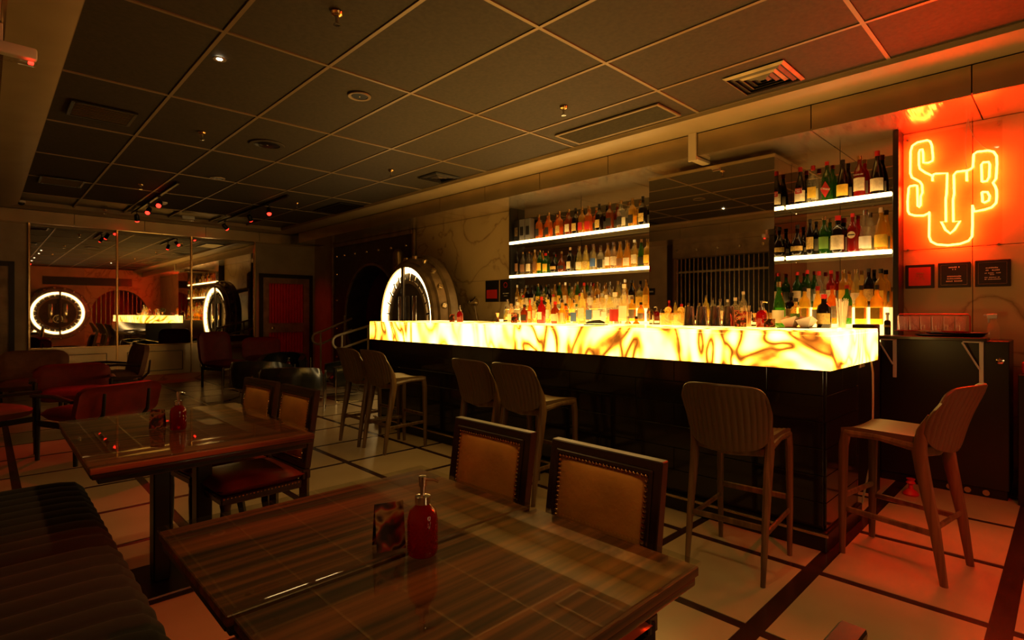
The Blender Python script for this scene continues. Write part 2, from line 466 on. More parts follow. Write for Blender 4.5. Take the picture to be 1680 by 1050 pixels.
# steel vault wall with a round opening
def holed_wall(bm, axis_y0, axis_y1, z0, z1, cy, cz, r, x0, x1, seg=48):
    outer = []; inner = []
    for k in range(seg):
        a = 2 * PI * (k + .5) / seg; c, s = math.cos(a), math.sin(a)
        inner.append((cy + r * c, cz + r * s))
        t = []
        if c > 1e-9: t.append((axis_y1 - cy) / c)
        if c < -1e-9: t.append((axis_y0 - cy) / c)
        if s > 1e-9: t.append((z1 - cz) / s)
        if s < -1e-9: t.append((z0 - cz) / s)
        tt = min(t); outer.append((cy + tt * c, cz + tt * s))
    # snap the nearest ray to each corner
    for q in ((axis_y0, z0), (axis_y0, z1), (axis_y1, z0), (axis_y1, z1)):
        i = min(range(seg), key=lambda k: (outer[k][0] - q[0]) ** 2 + (outer[k][1] - q[1]) ** 2); outer[i] = q
    def ring(pts, x): return [bm.verts.new((x, p[0], p[1])) for p in pts]
    O0, O1, I0, I1 = ring(outer, x0), ring(outer, x1), ring(inner, x0), ring(inner, x1)
    for k in range(seg):
        j = (k + 1) % seg
        bm.faces.new((O0[k], O0[j], I0[j], I0[k])); bm.faces.new((O1[k], I1[k], I1[j], O1[j]))
        bm.faces.new((I0[k], I0[j], I1[j], I1[k])); bm.faces.new((O0[k], O1[k], O1[j], O0[j]))
    return bm
VY, VZ, VR = 9.5, 1.22, .98
wv = struct('wall_vault', holed_wall(BM(), 7.95, 11.1, 0, 3.1, VY, VZ, VR, XR, XR + .45), M_vault_dark)
for a, b, c, d in ((7.95, 8.03, 0, ZS), (11.02, 11.1, 0, ZS), (8.03, 11.02, ZS - .08, ZS)):
    bm = BM(); bx(bm, XR - .05, XR - .001, a, b, c, d, .01); obj('frame_bar', bm, M_vault, wv)
bm = BM(); ring_lathe(bm, [(VR, 0), (VR + .07, 0), (VR + .05, .03), (VR + .005, .03)], 48, Matrix.Translation((XR - .001, VY, VZ)) @ Matrix.Rotation(-PI / 2, 4, 'Y'))
obj('opening_rim', bm, M_vault, wv)
bolt_me = mesh_of('bolt', lathe(BM(), [(.03, 0), (.03, .012), (.022, .026), (0, .03)], 10, Matrix.Rotation(-PI / 2, 4, 'Y')), M_steel)
for y in (8.25, 8.75, 9.2, 9.65, 10.1, 10.55, 10.9): obj('bolt', bolt_me, parent=wv, loc=(XR, y, 2.48))
for z in (.35, .95, 1.55, 2.1): obj('bolt', bolt_me, parent=wv, loc=(XR, 10.9, z))
# inside of the vault: a dim red chamber with bars
struct('vault_chamber', bx(bx(bx(bx(BM(), 7.3, 7.4, 8.0, 11.0, 0, 2.6), XR + .45, 7.4, 7.9, 8.0, 0, 2.6), XR + .45, 7.4, 11.0, 11.1, 0, 2.6), XR + .45, 7.4, 7.9, 11.1, 2.6, 2.7), M_redpanel)
struct('wall_right_far', bx(BM(), XR, XR + .2, 11.1, YF + .2, 0, 3.1), M_wallplain)

# ---------------- far wall with mirrors and two doors
wf = struct('wall_far', bx(BM(), XL - .2, XR, YF + .03, YF + .2, 0, 3.1), M_wallplain)
for a, b in ((XL, -.62), (.36, .54), (4.09, 4.18), (5.33, XR)):
    bm = BM(); bx(bm, a, b, YF, YF + .03, 0, ZS); obj('wall_panel', bm, M_wallplain, wf, 0)
for a, b in ((-.62, .36), (4.18, 5.33)):
    bm = BM(); bx(bm, a, b, YF, YF + .03, 2.12, ZS); obj('wall_panel', bm, M_wallplain, wf, 0)
mx = [.54, 1.725, 2.91, 4.09]
for a, b in zip(mx, mx[1:]):
    bm = BM(); bx(bm, a + .012, b - .012, YF - .01, YF + .03, .70, ZS - .03); obj('mirror_pane', bm, M_mirror, wf, 0)
    bm = BM(); bx(bm, a + .012, b - .012, YF - .03, YF + .03, .12, .68, .004)
    pn = obj('dado_panel', bm, M_steel, wf, 0)
    for z0, z1, xa, xb in ((.20, .208, a + .15, b - .15), (.56, .568, a + .15, b - .15), (.20, .568, a + .15, a + .158), (.20, .568, b - .158, b - .15)):
        bm = BM(); bx(bm, xa, xb, YF - .036, YF - .03, z0, z1); obj('inlay_line', bm, M_blackmetal, pn, 0)
bm = BM(); bx(bm, .54, 4.09, YF - .035, YF + .02, .68, .70, .003); obj('ledge', bm, M_brass, wf, 0)
bm = BM(); bx(bm, .54, 4.09, YF - .045, YF + .02, 0, .12, .004); obj('plinth', bm, M_marble, wf, 0)
for x in mx:
    bm = BM(); bx(bm, x - .014, x + .014, YF - .045, YF + .02, .12, ZS, .003); obj('mullion', bm, M_brass, wf, 0)
def red_door(n, x0, x1):
    d = struct('door_%d' % n, bx(bx(bx(BM(), x0, x0 + .07, YF - .06, YF + .03, 0, 2.12), x1 - .07, x1, YF - .06, YF + .03, 0, 2.12), x0 + .07, x1 - .07, YF - .06, YF + .03, 2.04, 2.12), M_blackmetal)
    for a, b in ((x0 + .07, x0 + .20), (x1 - .20, x1 - .07)):
        bm = BM(); bx(bm, a, b, YF - .03, YF + .02, 0, 2.04); obj('door_stile', bm, M_vault, d, 0)
    bm = BM(); bx(bm, x0 + .20, x1 - .20, YF - .03, YF + .02, .86, 1.06); obj('lock_rail', bm, M_vault, d, 0)
    bm = BM(); bx(bm, x0 + .20, x1 - .20, YF - .03, YF + .02, 1.92, 2.04); obj('top_rail', bm, M_vault, d, 0)
    w = (x1 - x0 - .40); k = 12
    for z0, z1 in ((0.04, .86), (1.06, 1.92)):
        for i in range(k):
            bm = BM(); xa = x0 + .20 + w * i / k; bx(bm, xa + .004, xa + w / k - .004, YF - .012, YF + .012, z0, z1, .006)
            obj('door_slat', bm, M_redpanel, d)
    bm = BM(); lathe(bm, [(.022, 0), (.022, .02), (.012, .03), (.03, .06), (.03, .075), (0, .08)], 12, Matrix.Translation((x0 + .26, YF - .03, .96)) @ Matrix.Rotation(PI / 2, 4, 'X'))
    obj('door_knob', bm, M_brass, d)
    return d
red_door(1, 4.18, 5.33); red_door(2, -.62, .36)

# ---------------- left wall with a barred opening (seen in the bar mirror)
wl = struct('wall_left', bx(bx(bx(BM(), XL - .2, XL, YB, 4.0, 0, 3.1), XL - .2, XL, 6.0, YF, 0, 3.1), XL - .2, XL, 4.0, 6.0, 2.45, 3.1), M_wallplain)
bm = BM(); bx(bm, XL - .001, XL + .03, 3.9, 6.1, 2.45, ZS, .004); gb = obj('lintel_plate', bm, M_vault, wl)
bolt2 = mesh_of('bolt', lathe(BM(), [(.03, 0), (.03, .012), (.022, .026), (0, .03)], 10, Matrix.Rotation(PI / 2, 4, 'Y')), M_steel)
for y in (4.1, 4.55, 5.0, 5.45, 5.9): obj('bolt', bolt2, parent=gb, loc=(XL + .03, y, 2.6))
for a, b in ((3.86, 4.0), (6.0, 6.14)):
    bm = BM(); bx(bm, XL - .001, XL + .04, a, b, 0, ZS, .006); obj('jamb', bm, M_chairwood, wl)
gr = thing('barred_gate', 'tall gate of steel bars closing the opening in the side wall', 'gate', (XL - .08, 5.0, 0))
bar_me = mesh_of('bar', lathe(BM(), [(.011, 0.02), (.011, 2.44)], 8), M_steel)
for k in range(21): obj('bar', bar_me, parent=gr, loc=(0, -.96 + .096 * k, 0))
for z in (.25, 1.2, 2.15):
    bm = BM(); bx(bm, -.012, .012, -1.0, 1.0, z - .02, z + .02); obj('cross_bar', bm, M_steel, gr)
struct('gate_niche', bx(BM(), XL - 1.2, XL - 1.1, 3.6, 6.4, 0, 2.7), M_black)
# small safety fittings on the left wall
bm = BM(); bx(bm, 0, .05, -.09, .09, 0, .12, .008); o = obj('alarm_box', bm, M_redplastic, loc=(XL, 6.65, 2.2)); tag(o, 'red alarm box high on the side wall near the gate', 'alarm')
bm = BM(); bx(bm, 0, .012, -.15, .15, 0, .15, .003); o = obj('exit_sign', bm, M_black, loc=(XL, 6.6, 1.68)); tag(o, 'black exit sign with white running figure and arrow on side wall', 'sign')
bm = BM(); bx(bm, .012, .014, -.11, .02, .06, .09); bx(bm, .012, .014, .05, .11, .03, .12); obj('arrow', bm, M_white, o)
bm = BM(); bx(bm, 0, .04, -.05, .05, 0, .12, .006); o = obj('call_point', bm, M_redplastic, loc=(XL, 6.5, 1.2)); tag(o, 'small red fire call point low on the side wall', 'alarm')

# ---------------- back wall (seen in the far mirror): second round vault opening
wb = struct('wall_back', bx(BM(), XL - .2, 2.85, YB - .2, YB, 0, 3.1), M_wallplain)
bm = holed_wall(BM(), 2.85, XR, 0, 3.1, 4.0, 1.25, .95, 0, .3)
bmesh.ops.transform(bm, matrix=Matrix(((0, 1, 0, 0), (-1, 0, 0, YB), (0, 0, 1, 0), (0, 0, 0, 1))), verts=bm.verts)
wbv = struct('wall_back_vault', bm, M_marble)
for k in range(13):
    bm = BM(); lathe(bm, [(.012, .3), (.012, 2.3)], 8, Matrix.Translation((3.1 + .15 * k, YB - .2, 0))); obj('bar', bm, M_steel, wbv)
struct('back_chamber', bx(BM(), 2.5, XR + .2, YB - 1.5, YB - 1.4, 0, 2.8), M_redpanel)
bm = BM(); bx(bm, 1.6, 4.4, YB, YB + .03, 2.35, 2.66, .006); o = struct('trim_4', bm, M_chairwood)

# ================================================================== BAR COUNTER
BX0, BX1, BY0, BY1, BZ0, BZ1 = 3.215, 4.22, .892, 5.68, .987, 1.192
bar = thing('bar_counter', 'long bar with glowing veined onyx top above black tiled front', 'bar counter')
bm = BM(); bx(bm, BX0 + .10, 3.95, BY0 + .06, BY1 - .06, .10, BZ0 - .001); obj('carcass', bm, M_black, bar, 0)
bm = BM(); bx(bm, BX0 + .04, 3.97, BY0 + .03, BY1 - .03, 0, .10, .006); obj('plinth', bm, M_blackmetal, bar, 0)
bm = BM(); bx(bm, BX0 + .028, BX0 + .038, BY0 + .02, BY1 - .02, .085, .10, .002); obj('plinth_trim', bm, M_steel, bar, 0)
cuts = [BY0, 2.1, 3.04, 4.02, 4.86, BY1]
for a, b in zip(cuts, cuts[1:]):
    bm = BM(); bx(bm, BX0, BX0 + .02, a + .0008, b - .0008, BZ0, BZ1 - .0205); obj('onyx_front_panel', bm, M_onyx, bar, 0)
    bm = BM(); bx(bm, BX0, BX1, a + .0008, b - .0008, BZ1 - .02, BZ1, .002); obj('onyx_top_panel', bm, M_onyx, bar, 0)
for ya, yb in ((BY0, BY0 + .02), (BY1 - .02, BY1)):
    bm = BM(); bx(bm, BX0 + .0205, BX1, ya, yb, BZ0, BZ1 - .0205); obj('onyx_end_panel', bm, M_onyx, bar, 0)
bm = BM(); bx(bm, BX1 - .03, BX1 - .01, BY0 + .03, BY1 - .03, BZ0 + .02, BZ1 - .0205); obj('rear_fascia', bm, M_steel, bar, 0)
bm = BM(); bx(bm, BX0 + .021, BX1 - .03, BY0 + .021, BY1 - .021, BZ0, BZ0 + .01); obj('tray', bm, M_blackmetal, bar, 0)
# black tiles, staggered
tw, thh = .60, .147
for r_ in range(6):
    z0 = .104 + thh * r_
    y = BY0 + .06 - (tw / 2 if r_ % 2 else 0)
    while y < BY1 - .06:
        a, b = max(y, BY0 + .06), min(y + tw, BY1 - .06)
        if b - a > .02:
            bm = BM(); bx(bm, BX0 + .088, BX0 + .0995, a + .0015, b - .0015, z0 + .0015, z0 + thh - .0015, .0015); obj('black_tile', bm, M_blackgloss, bar, 0)
        y += tw
    x = BX0 + .10 - (tw / 2 if r_ % 2 else 0)
    while x < 3.95:
        a, b = max(x, BX0 + .10), min(x + tw, 3.95)
        if b - a > .02:
            bm = BM(); bx(bm, a + .0015, b - .0015, BY0 + .048, BY0 + .0595, z0 + .0015, z0 + thh - .0015, .0015); obj('black_tile', bm, M_blackgloss, bar, 0)
        x += tw
bm = BM(); bx(bm, 4.07, 4.12, .98, 1.03, 0, BZ0, .004); bx(bm, 4.05, 4.16, .95, 1.05, BZ0 - .05, BZ0 - .001, .006); obj('steel_post', bm, M_steel, bar)
# power lead hanging at the bar end
bm = BM(); tube(bm, [(4.21, .93, .985), (4.215, .92, .9), (4.2, .915, .75), (4.21, .92, .55), (4.2, .93, .30), (4.15, .97, .02)], .006, 6)
tag(obj('power_cable', bm, M_cream), 'thin pale cable hanging from the bar end to the floor', 'cable')

# ================================================================== BACK BAR
bb = thing('back_bar_counter', 'dark back bar counter with stepped glowing bottle tiers under the shelves', 'counter')
bm = BM(); bx(bm, 4.80, XR - .016, 1.05, 5.55, 0, 1.02, .004); obj('carcass', bm, M_black, bb, 0)
bm = BM(); bx(bm, 4.78, XR - .016, 1.05, 5.55, 1.02, 1.05, .004); obj('worktop', bm, M_steel, bb, 0)
for ya, yb in ((3.09, 5.5), (1.06, 1.80)):
    for xa, z in ((5.21, 1.34), (5.04, 1.20)):
        bm = BM(); bx(bm, xa, XR - .016 if xa > 5.1 else 5.209, ya, yb, 1.05, z, .003); obj('tier', bm, M_acrylic, bb, 0)
# mirrored pier
pier = thing('mirror_pier', 'tall smoked mirror box between the two bottle shelf bays', 'mirror')
bm = BM(); bx(bm, 4.985, XR - .016, 1.835, 3.055, 1.05, 2.66); obj('core', bm, M_blackmetal, pier, 0)
bm = BM(); bx(bm, 4.97, 4.984, 1.82, 3.07, 1.051, 2.66); obj('front_mirror', bm, M_mirror_dark, pier, 0)
bm = BM(); bx(bm, 4.984, XR - .016, 1.82, 1.834, 1.051, 2.66); obj('side_mirror', bm, M_mirror, pier, 0)
bm = BM(); bx(bm, 4.984, XR - .016, 3.056, 3.07, 1.051, 2.66); obj('side_mirror', bm, M_mirror, pier, 0)
bm = BM(); bx(bm, 4.965, XR - .016, 1.815, 3.075, 2.661, 2.69); obj('top_rail', bm, M_steel, pier, 0)
# black side posts
for y in (1.0, 5.47):
    bm = BM(); bx(bm, 5.25 if y > 2 else 5.20, XR - .013, y - .04, y, 1.052 if y > 2 else 1.103, ZS - .002, .003)
    tag(obj('bay_post', bm, M_black), 'black upright panel closing the bottle shelves %s' % ('beside the neon sign' if y < 2 else 'beside the small wall notices'), 'panel')
def shelf(y0, y1, z, label):
    t = thing('bottle_shelf', label, 'shelf', (0, 0, 0))
    bm = BM(); bx(bm, 5.235, XR - .016, y0, y1, z - .018, z, .001); obj('shelf_board', bm, M_acrylic, t, 0)
    bm = BM(); bx(bm, 5.215, 5.2345, y0, y1, z - .03, z + .004, .003); obj('light_strip', bm, M_led, t, 0)
    bm = BM(); bx(bm, 5.24, XR - .02, y0, y1, z - .035, z - .0185, .001); obj('underside_rail', bm, M_blackmetal, t, 0)
ZU, ZL = 2.262, 1.80
shelf(3.08, 5.428, ZU, 'upper lit bottle shelf left of the tall mirror'); shelf(3.08, 5.428, ZL, 'lower lit bottle shelf left of the tall mirror')
shelf(1.01, 1.81, ZU, 'upper lit bottle shelf beside the neon sign'); shelf(1.01, 1.81, ZL, 'lower lit bottle shelf beside the neon sign')

# ================================================================== BOTTLES
SHAPES = {  # body profile, cap profile, label (r, z0, z1), seg, squareness
    'tall': ([(0, .0), (.036, .0), (.039, .008), (.039, .19), (.034, .215), (.016, .245), (.0135, .26), (.0135, .30)], [(.0155, .292), (.0155, .322), (0, .323)], (.0395, .05, .15), 14, 0),
    'square': ([(0, 0), (.040, 0), (.044, .006), (.044, .19), (.038, .21), (.017, .235), (.0145, .25), (.0145, .285)], [(.0165, .278), (.0165, .315), (0, .316)], (.0447, .045, .135), 16, 1.0),
    'round': ([(0, 0), (.040, 0), (.049, .02), (.052, .07), (.047, .125), (.030, .16), (.016, .19), (.014, .21), (.014, .25)], [(.017, .243), (.017, .275), (0, .276)], (.0530, .05, .09), 16, 0),
    'slim': ([(0, 0), (.029, 0), (.032, .006), (.032, .21), (.026, .235), (.013, .27), (.012, .31)], [(.014, .30), (.014, .335), (0, .336)], (.0326, .06, .17), 14, 0),
    'sloped': ([(0, 0), (.040, 0), (.043, .008), (.042, .12), (.034, .18), (.020, .235), (.0145, .255), (.0145, .29)], [(.0165, .283), (.0165, .32), (0, .321)], (.0436, .03, .12), 14, 0),
    'short': ([(0, 0), (.036, 0), (.040, .006), (.040, .11), (.033, .135), (.017, .15), (.0145, .16), (.0145, .185)], [(.0165, .178), (.0165, .205), (0, .206)], (.0406, .025, .09), 14, 0),
    'gin': ([(0, 0), (.041, 0), (.044, .006), (.044, .165), (.040, .185), (.018, .20), (.016, .21), (.016, .245)], [(.019, .238), (.019, .272), (0, .273)], (.0446, .03, .13), 14, 0),
}
COLORS = {
    'amber': ((.95, .45, .06), .36, (.85, .33, .03)), 'dark amber': ((.60, .18, .02), .48, (.42, .11, .012)),
    'golden': ((1, .75, .22), .28, (1, .62, .10)), 'clear': ((.98, .96, .88), .12, (.95, .90, .75)),
    'green': ((.20, .50, .09), .36, (.07, .24, .03)), 'dark': ((.10, .06, .03), .85, (.022, .014, .010)),
    'red': ((.75, .06, .02), .42, (.55, .03, .012)), 'pale yellow': ((1, .92, .50), .22, (1, .85, .35)),
    'orange': ((1, .45, .08), .4, (.95, .35, .05)), 'smoky': ((.55, .47, .36), .4, (.30, .24, .17)),
}
for k_, (t_, b_, c_) in COLORS.items(): glass_mat('bottle_' + k_, t_, b_, c_, .05)
CAPS = {'black': mat('cap_black', (.015, .012, .01), .35), 'gold': M_brass, 'red': mat('cap_red', (.55, .015, .01), .35), 'white': M_white, 'silver': M_chrome, 'cork': mat('cap_cork', (.38, .22, .10), .7)}
LBL = {'cream': mat('label_cream', (.72, .60, .38), .6, noise=.15, nscale=60), 'white': mat('label_white', (.82, .78, .68), .6), 'black': mat('label_black', (.02, .017, .014), .5), 'gold': mat('label_gold', (.55, .36, .10), .5, noise=.3, nscale=70), 'red': mat('label_red', (.48, .02, .015), .5), 'blue': mat('label_blue', (.08, .16, .42), .5), 'yellow': mat('label_yellow', (.80, .50, .05), .5, noise=.1, nscale=50), 'brown': mat('label_brown', (.22, .10, .04), .5), 'green': mat('label_green', (.15, .30, .05), .5)}
MC = {}
def bottle_mesh(shape, colour):
    k = ('b', shape, colour)
    if k not in MC:
        p, c, l, seg, sq = SHAPES[shape]; MC[k] = mesh_of('liquor_bottle', lathe(BM(), p, seg, None, sq), MATS['bottle_' + colour], 50)
    return MC[k]
def cap_mesh(shape, cap):
    k = ('c', shape, cap)
    if k not in MC:
        p, c, l, seg, sq = SHAPES[shape]; MC[k] = mesh_of('cap', lathe(BM(), [(0, c[0][1])] + c, 12), CAPS[cap], 40)
    return MC[k]
def label_mesh(shape, lab, back=False):
    k = ('l', shape, lab, back)
    if k not in MC:
        p, c, (r, z0, z1), seg, sq = SHAPES[shape]; bm = BM()
        if sq:
            if back: bx(bm, r * .86 + .0004, r * .86 + .0012, -r * .6, r * .6, z0, z1)
            else: bx(bm, -r * .86 - .0012, -r * .86 - .0004, -r * .74, r * .74, z0, z1)
        else:
            c0, half = (0, .8) if back else (PI, 1.15)
            n = 7
            V = [[bm.verts.new((rr * math.cos(c0 - half + 2 * half * i / n), rr * math.sin(c0 - half + 2 * half * i / n), z)) for i in range(n + 1)] for rr, z in ((r, z0), (r, z1), (r + .0012, z1), (r + .0012, z0))]
            for q in range(4):
                A, B = V[q], V[(q + 1) % 4]
                for i in range(n): bm.faces.new((A[i], A[i + 1], B[i + 1], B[i]))
            bm.faces.new([V[q][0] for q in range(4)]); bm.faces.new([V[q][n] for q in range(4)][::-1])
        MC[k] = mesh_of('back_label' if back else 'label', bm, LBL['white' if back else lab], 40)
    return MC[k]
def bottle(x, y, z, shape, colour, cap, lab, label, group, sc=1.0, rotz=0.):
    o = obj('liquor_bottle', bottle_mesh(shape, colour), loc=(x, y, z), rotz=rotz); o.scale = (sc, sc, sc)
    tag(o, label, 'bottle', group)
    obj('cap', cap_mesh(shape, cap), parent=o)
    if lab:
        obj('label', label_mesh(shape, lab), parent=o)
        if x > 4.8: obj('back_label', label_mesh(shape, lab, True), parent=o)
    return o
def row(x, z, specs, where, group, jit=0.):
    for i, (y, shape, colour, cap, lab, *sc) in enumerate(specs):
        s = sc[0] if sc else 1.0
        txt = '%s %s bottle, %s cap, %s from left %s' % (colour, shape, cap, ORD[i], where)
        bottle(x + random.uniform(-jit, jit), y, z, shape, colour, cap, lab, txt, group, s, random.uniform(-.15, .15))
# upper left shelf: striped whisky bottles, each with a slanted label
ULY = [4.951, 4.776, 4.594, 4.437, 4.326, 4.223, 4.123, 3.963, 3.81, 3.65, 3.495, 3.36]
ulc = [('amber', 'gold', 'black'), ('amber', 'gold', 'black'), ('amber', 'gold', 'gold'), ('dark amber', 'gold', 'cream'), ('dark', 'black', 'gold'), ('golden', 'gold', 'red'), ('amber', 'gold', 'red'), ('dark', 'black', 'gold'), ('dark amber', 'gold', 'black'), ('clear', 'gold', 'black'), ('golden', 'gold', 'black'), ('dark', 'black', 'gold')]
row(5.31, ZU + .001, [(y, 'square', a, b, c, 1.06) for y, (a, b, c) in zip(ULY, ulc)], 'on the upper left shelf', 'whisky bottles on the upper left shelf')
# two more behind the first ones, staggered
LLY = [5.36, 5.25, 5.13, 5.03, 4.936, 4.82, 4.69, 4.555, 4.41, 4.275, 4.165, 4.055, 3.945, 3.845, 3.755, 3.66, 3.565, 3.475, 3.385, 3.30]
llc = [('slim', 'dark', 'black', 'brown'), ('tall', 'smoky', 'gold', 'brown'), ('tall', 'smoky', 'gold', 'cream'), ('slim', 'golden', 'cork', 'brown'), ('tall', 'green', 'gold', 'yellow'), ('gin', 'green', 'red', 'yellow'), ('round', 'dark', 'black', 'gold'), ('round', 'dark amber', 'gold', 'black'), ('square', 'dark', 'cork', 'cream'), ('sloped', 'pale yellow', 'gold', 'cream'), ('sloped', 'pale yellow', 'gold', 'gold'), ('tall', 'clear', 'silver', 'blue'), ('gin', 'clear', 'silver', 'black'), ('tall', 'golden', 'silver', 'white'), ('tall', 'clear', 'silver', 'cream'), ('sloped', 'golden', 'gold', 'brown'), ('sloped', 'golden', 'gold', 'cream'), ('tall', 'pale yellow', 'white', 'cream'), ('sloped', 'green', 'gold', 'black'), ('square', 'golden', 'gold', 'yellow')]
row(5.31, ZL + .001, [(y, *s) for y, s in zip(LLY, llc)], 'on the lower left shelf', 'bottles on the lower left shelf', .012)
# right bay, top shelf
lr = 'bottles on the upper shelf beside the neon sign'
def shelf_bottle(y, z, shape, colour, cap, lab, label, group, patch=None, sc=1.08):
    o = bottle(5.305, y, z, shape, colour, cap, lab, label, group, sc)
    if patch: patch(o)
    return o
def put_text(o, s, size, m, x, z, rz=0.):
    t = obj('lettering', text_mesh(s, size, m), parent=o); t.location = (x, 0, z); t.rotation_euler = (PI / 2, rz, -PI / 2)
def p_punt(o):
    bm = BM(); bx(bm, -.0455, -.044, -.026, .026, .095, .14); obj('red_band', bm, LBL['red'], o, 0)
    put_text(o, 'PUNT E\nMES', .016, M_paper, -.0464, .117)
def p_cynar(o):
    bm = BM(); prism(bm, [(0, .03), (.036, .095), (0, .16), (-.036, .095)], 0, -.0458, -.0445); obj('red_diamond', bm, LBL['red'], o, 0)
    put_text(o, 'CYNAR', .021, M_paper, -.0466, .098, .25)
def p_camp(o): put_text(o, 'CAMPARI', .016, M_paper, -.0412, .172)
def p_mart(o):
    bm = BM(); lathe(bm, [(0, 0), (.028, 0), (.028, .0015), (0, .0015)], 18, Matrix.Translation((-.0395, 0, .145)) @ Matrix.Rotation(-PI / 2, 4, 'Y')); obj('round_label', bm, LBL['cream'], o)
    bm = BM(); bx(bm, -.0418, -.0412, -.024, .024, .140, .150); obj('black_bar', bm, LBL['black'], o, 0)
shelf_bottle(1.717, ZU + .001, 'sloped', 'dark', 'red', 'cream', 'dark vermouth bottle with red cap and red lettered label, leftmost on upper right shelf', lr, p_punt)
shelf_bottle(1.611, ZU + .001, 'square', 'clear', 'red', 'yellow', 'clear bottle with tall yellow label and red cap on upper right shelf', lr)
shelf_bottle(1.50, ZU + .001, 'tall', 'green', 'red', None, 'green bottle with a red diamond label on upper right shelf', lr, p_cynar, 1.1)
shelf_bottle(1.378, ZU + .001, 'sloped', 'dark', 'black', 'yellow', 'near-black bottle with black cap and yellow label on upper right shelf', lr)
shelf_bottle(1.253, ZU + .001, 'tall', 'red', 'gold', 'cream', 'dark red aperitif bottle with gold cap on upper right shelf', lr, p_camp, 1.1)
shelf_bottle(1.126, ZU + .001, 'sloped', 'dark', 'red', 'cream', 'dark red-capped bottle with cream label, rightmost on upper right shelf', lr, None, 1.15)
lr = 'bottles on the lower shelf beside the neon sign'
shelf_bottle(1.742, ZL + .001, 'round', 'dark', 'black', 'gold', 'squat black bottle with oval gold label, leftmost on lower right shelf', lr, None, 1.05)
shelf_bottle(1.635, ZL + .001, 'slim', 'dark', 'black', 'gold', 'slender black bottle with gold label on lower right shelf', lr, None, .98)
shelf_bottle(1.523, ZL + .001, 'tall', 'green', 'gold', 'green', 'green glass bottle with green label on lower right shelf', lr, None, 1.05)
shelf_bottle(1.415, ZL + .001, 'gin', 'dark', 'red', 'cream', 'dark bottle with big cream label and red capsule on lower right shelf', lr, None, 1.22)
shelf_bottle(1.304, ZL + .001, 'tall', 'red', 'red', None, 'red vermouth bottle with round cream label on lower right shelf', lr, p_mart, 1.05)
shelf_bottle(1.210, ZL + .001, 'sloped', 'clear', 'silver', 'white', 'clear bottle with white label on lower right shelf', lr, None, 1.1)
shelf_bottle(1.098, ZL + .001, 'sloped', 'golden', 'cork', 'yellow', 'golden bottle with yellow label, rightmost on lower right shelf', lr, None, 1.12)
# tiers
def random_specs(ys, pool): return [(y, *random.choice(pool)) for y in ys]
pool_back = [('tall', 'golden', 'gold', 'yellow'), ('tall', 'dark', 'black', 'cream'), ('sloped', 'pale yellow', 'gold', 'cream'), ('tall', 'amber', 'gold', 'gold'), ('slim', 'green', 'gold', 'yellow'), ('square', 'clear', 'silver', 'white'), ('sloped', 'golden', 'red', 'cream'), ('gin', 'pale yellow', 'silver', 'yellow'), ('tall', 'smoky', 'black', 'white'), ('slim', 'golden', 'white', 'cream')]
pool_front = [('gin', 'clear', 'silver', 'white'), ('short', 'amber', 'black', 'cream'), ('gin', 'pale yellow', 'gold', 'yellow'), ('round', 'golden', 'gold', 'cream'), ('square', 'clear', 'white', 'blue'), ('tall', 'pale yellow', 'silver', 'white'), ('short', 'dark amber', 'red', 'gold'), ('gin', 'golden', 'cork', 'cream'), ('slim', 'clear', 'silver', 'white'), ('tall', 'clear', 'red', 'cream')]
row(5.30, 1.341, random_specs([5.36 - .098 * k for k in range(23)], pool_back), 'on the rear left tier', 'bottles on the rear left tier', .015)
row(5.12, 1.201, random_specs([5.38 - .106 * k for k in range(22)], pool_front), 'on the middle left tier', 'bottles on the middle left tier', .015)
row(4.93, 1.051, random_specs([5.20 - .118 * k for k in range(18)], pool_front), 'on the back worktop', 'bottles on the back worktop', .02)
pool_r = [('tall', 'green', 'red', 'cream'), ('sloped', 'golden', 'red', 'white'), ('tall', 'pale yellow', 'gold', 'yellow'), ('gin', 'dark', 'black', 'gold'), ('tall', 'amber', 'red', 'cream'), ('sloped', 'clear', 'silver', 'white'), ('square', 'golden', 'black', 'yellow')]
row(5.30, 1.341, [(1.74, 'tall', 'green', 'red', 'cream'), (1.655, 'slim', 'green', 'red', 'cream'), (1.56, 'sloped', 'clear', 'red', 'white'), (1.465, 'tall', 'red', 'red', 'cream'), (1.37, 'tall', 'golden', 'gold', 'yellow'), (1.275, 'sloped', 'pale yellow', 'gold', 'cream'), (1.185, 'tall', 'dark', 'black', 'gold'), (1.10, 'square', 'golden', 'black', 'yellow')], 'on the rear right tier', 'bottles on the rear right tier', .01)
row(5.12, 1.201, random_specs([1.73 - .107 * k for k in range(7)], pool_r), 'on the middle right tier', 'bottles on the middle right tier', .01)
# bottles along the bar top, left group
BT = BZ1 + .001
bt = [(3.96, 'short', 'clear', 'cork', 'white', .95), (3.86, 'short', 'clear', 'white', 'black', 1.0), (3.77, 'short', 'dark amber', 'black', 'black', .9), (3.69, 'slim', 'orange', 'red', 'cream', .68), (3.625, 'slim', 'pale yellow', 'black', 'cream', .72)]
row(3.93, BT, [(y + .10, *r) for y, *r in bt], 'on the bar, far group', 'bottles on the bar top beside the herb bunch')
bt2 = [(3.24, 'square', 'red', 'red', 'cream', .8), (3.155, 'slim', 'pale yellow', 'black', 'cream', .75), (3.07, 'short', 'dark amber', 'red', 'cream', 1.0), (2.985, 'round', 'golden', 'black', 'cream', .8), (2.84, 'gin', 'clear', 'silver', 'blue', .8), (2.755, 'tall', 'pale yellow', 'silver', 'cream', .95), (2.67, 'tall', 'clear', 'black', 'blue', .85), (2.582, 'gin', 'clear', 'silver', 'white', .95), (2.495, 'square', 'clear', 'white', 'white', .8), (2.405, 'gin', 'clear', 'white', 'red', 1.0), (2.315, 'tall', 'clear', 'white', 'white', 1.05)]
